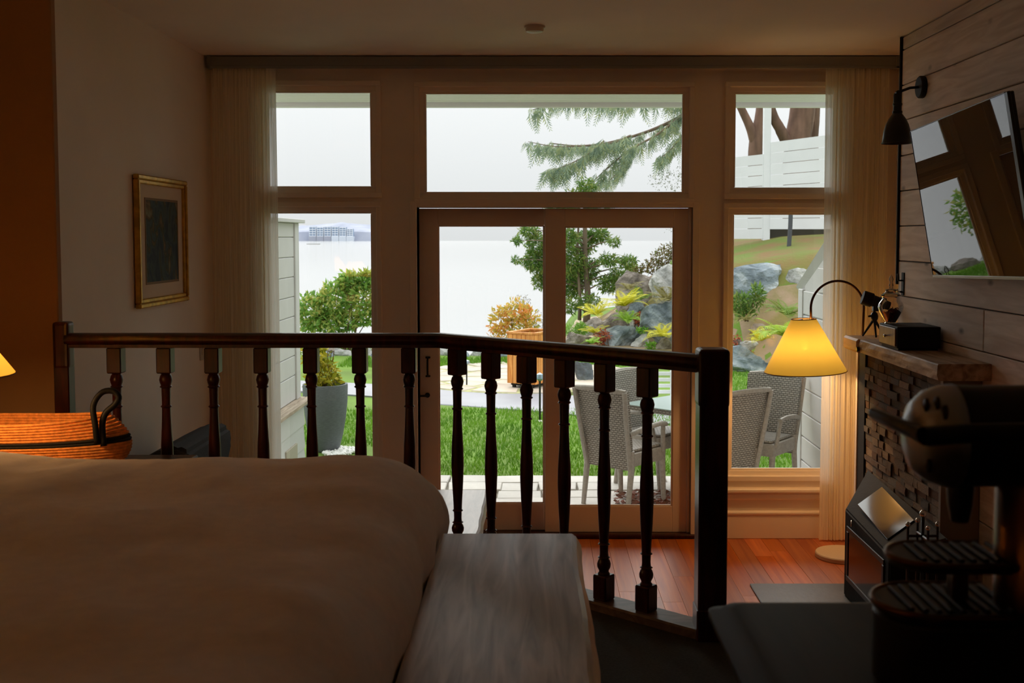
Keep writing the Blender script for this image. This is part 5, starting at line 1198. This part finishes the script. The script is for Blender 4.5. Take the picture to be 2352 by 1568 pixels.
bush('grass_clump', 'rounded bright green grass clump on the sand left of the rockery', 'grass', (1318, 790), 21.6, [(1315, 765, 30, 18, 1), (1335, 758, 14, 14, .6)], 650, .10, ML_bri, 15, 3, .14, -.8)
bush('brown_shrub', 'brown sprawling shrub on the crest above the pale boulder', 'shrub', (1535, 640), 23.8, [(1530, 590, 34, 28, 3), (1500, 612, 28, 18, 2), (1560, 575, 28, 28, 2), (1465, 620, 14, 8, .6)], 1300, .075, ML_brn, 16, 8, .4)
bush('red_plant', 'small rust-red plant in front of the slanting rock', 'plant', (1388, 792), 20.7, [(1385, 772, 20, 14, 2), (1378, 786, 14, 8, 1)], 260, .06, ML_red, 17, 4, .5)
bush('red_plant', 'small orange-red plant beside the big blue-grey boulder', 'plant', (1462, 748), 21.2, [(1466, 732, 12, 15, 1)], 150, .06, ML_red, 18, 4, .5)
bush('red_plant', 'small red plant at the window frame above the broad boulder', 'plant', (1690, 800), 17.3, [(1694, 784, 12, 16, 1), (1716, 808, 12, 6, .5)], 170, .05, ML_red, 19, 4, .5)
bush('leafy_plant', 'small green leafy plant right of the slanting rock', 'plant', (1476, 772), 20.5, [(1474, 758, 12, 8, 1)], 120, .06, ML_bri, 20, 3, .5)
bush('leafy_plant', 'small green leafy plant touching the rail in front of the grey rocks', 'plant', (1494, 806), 19.9, [(1494, 794, 12, 9, 1)], 120, .06, ML_bri, 21, 3, .5)
bush('dark_shrub', 'dark green shrub at the left edge of the right window against the huge boulder', 'shrub', (1706, 735), 18.0, [(1700, 700, 24, 26, 2), (1738, 680, 16, 28, 1.2), (1715, 715, 22, 14, 1)], 800, .10, ML_con, 22, 6, .3, -.3)
# ferns: every frond a piece of its own
def frond_mesh(seed, L_=1.0):
    rr = random.Random(seed); V = []; Fc = []; n = 15; curl = rr.uniform(.5, .9)
    cen = []
    for i in range(n + 1):
        u = i / n; cen.append(Vector((0, L_ * (u - .18 * curl * u * u), L_ * (.62 * u - .75 * curl * u * u))))
    for i in range(n):
        a, c = cen[i], cen[i + 1]; k = len(V); V += [a + Vector((-.006, 0, 0)), a + Vector((.006, 0, 0)), c + Vector((.005, 0, 0)), c + Vector((-.005, 0, 0))]; Fc.append((k, k + 1, k + 2, k + 3))
        u = i / n; wl = L_ * .30 * math.sin(PI * min(1, .12 + u * .92)) ** .8
        for s in (-1, 1):
            k = len(V); t = (c - a); V += [a, a + Vector((s * wl * .55, 0, -.02)) + t * 1.25, a + Vector((s * wl, 0, -.06 * wl)) + t * 1.4, a + Vector((s * wl * .6, 0, -.02)) + t * .4]; Fc.append((k, k + 1, k + 2, k + 3))
    return npmesh('frond', V, Fc)
FM = {}
def fern(label, px, py, Y, size, n, m, seed, lean=(0, 0)):
    c = at_y(px, py, Y); t = thing('fern', label, 'fern', c)
    rr = random.Random(seed)
    for k in range(n):
        key = (m.name, k % 4)
        if key not in FM: me = frond_mesh(k % 4); me.materials.append(m); FM[key] = me
        o = mobj('frond', FM[key], None, t); o.rotation_euler = (rr.uniform(-.25, .75) * (1 if k % 3 else .3), rr.uniform(-.2, .2), 2 * PI * k / n + rr.uniform(-.3, .3)); o.scale = (size * rr.uniform(.95, 1.4),) * 3
    return t
MF_y = leaf_mat('yellow_fern', lin(170, 168, 36), lin(214, 208, 62), None, 1, .35); MF_g = leaf_mat('green_fern', lin(84, 118, 44), lin(124, 150, 58), None, 1, .35); MF_l = leaf_mat('light_fern', lin(112, 158, 48), lin(158, 194, 74), None, 1, .35); MF_o = leaf_mat('olive_fern', lin(122, 116, 66), lin(150, 142, 84), None, 1, .3)
fern('yellow fern at the left of the rockery under the conifer', 1370, 722, 21.2, .36, 15, MF_y, 1)
fern('bright yellow fern in the middle of the rockery', 1434, 702, 20.9, .40, 17, MF_y, 2)
fern('yellow-green fern drooping right beneath the bright yellow fern', 1440, 738, 20.6, .30, 13, MF_l, 3)
fern('small yellow-green fern beside the white rock', 1366, 764, 20.9, .27, 12, MF_y, 4)
fern('yellow-green fern against the rail left of the red plant', 1360, 788, 20.4, .22, 10, MF_l, 24)
fern('yellow fern at the right door stile just above the rail', 1522, 772, 20.0, .33, 15, MF_y, 5)
fern('olive green fern in front of the pale upright boulder', 1532, 690, 21.0, .42, 16, MF_o, 6)
fern('dark green fern behind the bright yellow fern', 1468, 688, 21.5, .36, 13, MF_g, 7)
fern('olive fern at the top left of the tall grey boulder', 1444, 664, 22.0, .30, 11, MF_o, 8)
fern('large light green fern beside the lamp shade', 1800, 770, 16.5, .42, 20, MF_l, 9)
fern('darker green fern above the large light green fern', 1806, 722, 17.4, .36, 16, MF_g, 10)
fern('yellow-green fern left of the large light green fern', 1748, 782, 16.7, .26, 14, MF_y, 11)
fern('olive fern under the lamp reflection on the sandy slope', 1712, 735, 17.6, .24, 10, MF_o, 12)
# small conifer behind the rockery
cb = at_y(1345, 726, 25.0); ct = thing('conifer_tree', 'airy green conifer with two trunks between the patio doors', 'tree', cb)
s_ = 25.0 / F
def L(px, py): return Vector(((px - 1345) * s_, 0, (726 - py) * s_))
b = BM(); tube(b, spline([L(1347, 740), L(1350, 680), L(1344, 600), L(1343, 520), L(1342, 445)], 16), [.085 - .003 * i for i in range(17)], 8); obj('trunk', b, M_bk, ct, smooth=True)
b = BM(); tube(b, spline([L(1331, 735), L(1332, 680), L(1326, 600), L(1328, 520), L(1330, 470)], 14), [.045 - .002 * i for i in range(15)], 8); obj('trunk', b, M_bk, ct, smooth=True)
rr = random.Random(5); E = []; bb = BM()
for (x, y, rx, ry, wt) in ((1215, 530, 22, 14, 1), (1235, 560, 30, 24, 2), (1225, 600, 26, 24, 2), (1240, 645, 18, 20, 1), (1270, 575, 30, 40, 2), (1270, 640, 26, 26, 1.3), (1300, 545, 26, 24, 2), (1315, 600, 30, 34, 3), (1310, 660, 30, 30, 2.2), (1350, 620, 26, 30, 2), (1375, 540, 26, 18, 1.6), (1395, 595, 26, 14, 1), (1400, 650, 28, 20, 2), (1440, 600, 20, 14, 1), (1420, 630, 18, 14, .8), (1330, 460, 40, 30, 1.5), (1280, 480, 34, 26, 1.2), (1380, 480, 34, 26, 1.2), (1345, 425, 22, 16, .7), (1340, 560, 30, 30, 2), (1328, 640, 34, 34, 2), (1352, 690, 30, 18, 1), (1255, 615, 26, 40, 2), (1188, 552, 10, 6, .35), (1186, 596, 10, 6, .3), (1408, 555, 14, 8, .4), (1305, 700, 24, 14, .7), (1455, 615, 10, 8, .4)):
    q = L(x, y); dy = rr.uniform(-.5, .5); E.append((q.x, dy, q.z, rx * s_, .5 * rx * s_ + .1, ry * s_, wt))
    st_ = L(1344, min(715, y + 18)); tube(bb, spline([st_, st_.lerp(q, .6) + Vector((0, dy * .6, .06)), q + Vector((0, dy, 0))], 8), [.022 - .002 * i for i in range(9)], 5)
obj('branch', bb, M_bk, ct, smooth=True)
foliage(ct, E, 15000, .115, 31, ML_con, .26, .35)
# big cedars beyond the white fence, one limb reaching out over the garden
YT = 27.0; s_ = YT / F
def cedar(label, px, forks, seed):
    base = at_y(px, 545, YT); t = thing('cedar_tree', label, 'tree', (base.x, YT, 1.9))
    for nm, pts, r0, r1 in forks:
        P_ = [Vector(((x - px) * s_, dy, (545 - y) * s_ + .07)) for x, y, dy in pts]; b = BM(); nn = 16
        tube(b, spline(P_, nn), [(r0 + (r1 - r0) * i / nn) * (1 + .08 * noise.noise((i * .9, seed, 0))) for i in range(nn + 1)], 12); obj(nm, b, M_bk2, t, smooth=True)
    return t
c1 = cedar('thick forked cedar trunk left of the fence post, its limb over the garden', 1740, [('trunk', [(1740, 552, 0), (1738, 420, 0), (1738, 330, 0), (1752, 258, 0), (1762, 120, .2)], .24, .20), ('limb', [(1736, 345, 0), (1720, 300, -.1), (1700, 262, -.2), (1650, 180, -.6)], .13, .08)], 1)
c2 = cedar('thick cedar trunk with a left fork right of the fence post', 1835, [('trunk', [(1836, 552, .3), (1834, 400, .3), (1836, 320, .3), (1846, 250, .3), (1850, 100, .3)], .34, .30), ('limb', [(1818, 345, .25), (1792, 300, .1), (1770, 262, 0), (1740, 170, -.2)], .15, .10)], 2)
c3 = cedar('reddish cedar trunk at the curtain edge of the upper right window', 1884, [('trunk', [(1886, 552, .9), (1884, 400, .9), (1880, 320, .9), (1884, 250, .9), (1888, 100, .9)], .20, .17)], 3)
def Lc(px, py, dy=0): return Vector(((px - 1740) * s_, dy, (545 - py) * s_ + .07))
limbs = [([(1650, 180), (1600, 235), (1560, 272), (1500, 302), (1440, 322), (1380, 336), (1320, 340), (1262, 334)], .06), ([(1600, 235), (1540, 244), (1460, 250), (1380, 250), (1290, 246), (1225, 262)], .045), ([(1560, 272), (1500, 318), (1440, 352), (1390, 392), (1350, 430)], .032), ([(1440, 322), (1400, 338), (1330, 345), (1270, 345), (1215, 335)], .022), ([(1600, 235), (1582, 270), (1560, 310), (1530, 350), (1505, 372)], .03), ([(1380, 336), (1340, 368), (1290, 392), (1265, 398)], .016), ([(1440, 352), (1420, 390), (1385, 430)], .014)]
b = BM(); PTS = []
for li, (pts, r0) in enumerate(limbs):
    P_ = [Lc(x, y, -.6 - .15 * li + .02 * i) for i, (x, y) in enumerate(pts)]; sp = spline(P_, 26); tube(b, sp, [r0 * (1 - .85 * i / 26) + .004 for i in range(27)], 6); PTS += [(q, li, i / 26) for i, q in enumerate(sp)]
obj('limb', b, M_bk, c1, smooth=True)
rg = random.Random(12); V = []; Fc = []
def spray(p0, ln, ang, seedv):
    """flat hanging cedar spray: a stalk with paired flat leaflets"""
    n = 7; d = Vector((math.sin(ang) * .55, rg.uniform(-.5, .5), -1)).normalized(); w_ = d.cross(Vector((rg.uniform(-.4, .4), 1, 0))).normalized(); p_ = p0.copy()
    for i in range(n):
        q_ = p_ + d * ln / n; d = (d + Vector((rg.uniform(-.15, .15), 0, .02))).normalized(); wl = ln * .26 * (1 - .75 * i / n)
        for s in (-1, 1):
            k = len(V); V.extend([p_, p_ + w_ * s * wl * .45 + d * wl * .9, p_ + w_ * s * wl * .9 + d * wl * 1.5, p_ + w_ * s * wl * .25 + d * wl * 1.1]); Fc.append((k, k + 1, k + 2, k + 3))
        p_ = q_
for q, li, u in PTS:
    if u < .12 and li in (0, 1): continue
    px = 1740 + q.x / s_
    for k in range(6 if li < 2 else 5):
        if rg.random() < .10: continue
        p0 = q + Vector((rg.uniform(-.10, .10), rg.uniform(-.2, .2), rg.uniform(-.04, .05))); spray(p0, rg.choice((rg.uniform(.12, .35), rg.uniform(.25, .62))) * (1.0 if li != 6 else .7), rg.uniform(-1.2, .5), 0)
o = mobj('foliage', npmesh('foliage', V, Fc), ML_ced, c1); o['kind'] = 'stuff'
foliage(c1, [(Lc(1525, 420).x, -.9, Lc(1525, 420).z, 50 * s_, .4, 26 * s_, 2), (Lc(1560, 395).x, -.9, Lc(1560, 395).z, 20 * s_, .3, 36 * s_, 1), (Lc(1540, 560).x, -1, Lc(1540, 560).z, 22 * s_, .3, 14 * s_, .35), (Lc(1535, 526).x, -1, Lc(1535, 526).z, 26 * s_, .3, 10 * s_, .35)], 420, .055, 77, leaf_mat('hazy_leaf', lin(120, 126, 116), lin(150, 152, 140)), .5, 0, 'fine_twigs')
# white boarded deck fence on the bank, lamp post before it
YF_ = 22.0; s_ = YF_ / F
fbase = at_y(1690, 552, YF_); df = thing('deck_fence', 'white boarded deck fence on the bank in front of the cedars', 'fence', (fbase.x, YF_, fbase.z))
def Fx(px): return (px - 1690) * s_
def Fz(py): return (552 - py) * s_
def panel(x0, x1, yt0, yt1, yb, n, y):
    for k in range(n):
        zb_ = Fz(yb) + (Fz(yt1) - Fz(yb)) * k / n; zt_ = Fz(yb) + (Fz(yt1) - Fz(yb)) * (k + 1) / n
        b = BM(); sl_ = (Fz(yt0) - Fz(yb)) / (Fz(yt1) - Fz(yb))
        base = Fz(yb); prism(b, [(Fx(x0), base + (zb_ - base) * sl_ + .006), (Fx(x1), zb_ + .006), (Fx(x1), zt_ - .004), (Fx(x0), base + (zt_ - base) * sl_ - .004)], y, y + .035, T(rx=PI / 2)); obj('fence_board', b, M_fence, df)
M_fence = mat('fence_white', lin(222, 224, 228), .6, rnd=.02, var=.03, scale=2)
panel(1600, 1753, 372, 355, 549, 8, 0); panel(1766, 1990, 329, 300, 527, 8, .03)
for px, w_, yt in ((1605, 8, 372), (1759, 8, 210), (1960, 8, 210)): obj('post', box(BM(), Fx(px - w_), -.05, Fz(550) - .7, Fx(px + w_), .10, Fz(yt), .006), M_fence, df)
obj('under_shade_strip', box(BM(), Fx(1764), .10, Fz(556), Fx(1990), .14, Fz(524)), mat('under_shade_dark', lin(70, 66, 58), .9), df)  # dark strip standing in for the shade under the raised fence panel
q = at_y(1812, 578, 20.6); lp = thing('lamp_post', 'slim dark lamp post on a white block before the deck fence', 'lamp post', (q.x, q.y, q.z))
s_ = 20.6 / F; obj('pole', tube(BM(), [(0, 0, .1), (.02, 0, 60 * s_), (.03, 0, 118 * s_)], .042, 10), mat('dark_post', lin(74, 76, 82), .6), lp, smooth=40)
obj('footing', box(BM(), -14 * s_, -.12, -.45, 13 * s_, .12, 9 * s_, .02), mat('footing_white', lin(214, 206, 196), .8, var=.1, scale=10), lp)
q = at_z(1812, 588, 1.7)
# white garden chair beyond the wicker set
q = at_y(1508, 960, 11.6); gc = thing('garden_chair', 'white metal garden chair glimpsed between the spindles beyond the wicker table', 'chair', (q.x, q.y, GZ + .0))
gc.scale = (.78, .78, .78)
M_wm = mat('white_metal', lin(232, 234, 238), .4)
for s in (-.2, .2):
    for yy in (-.18, .18): obj('leg', tube(BM(), [(s * 1.15, yy * 1.2, .0), (s, yy, .40)], .012, 8), M_wm, gc, smooth=40)
for k in range(5): obj('seat_slat', box(BM(), -.22, -.2 + k * .082, .40, .22, -.13 + k * .082, .418, .003), M_wm, gc)
obj('arm_hoop', tube(BM(), [(-.24 - .10 * math.sin(t), -.05 + .15 * math.cos(t), .50 - .09 * math.cos(t) * 0 + .085 * math.cos(t)) for t in np.linspace(0, 2 * PI, 25)], .013, 8, False), M_wm, gc, smooth=True)
for k in range(4): obj('back_slat', box(BM(), -.22, .205, .48 + k * .085, .22, .222, .53 + k * .085, .003), M_wm, gc)
for s in (-.22, .22): obj('back_post', tube(BM(), [(s, .19, .38), (s, .225, .84)], .012, 8), M_wm, gc, smooth=40)
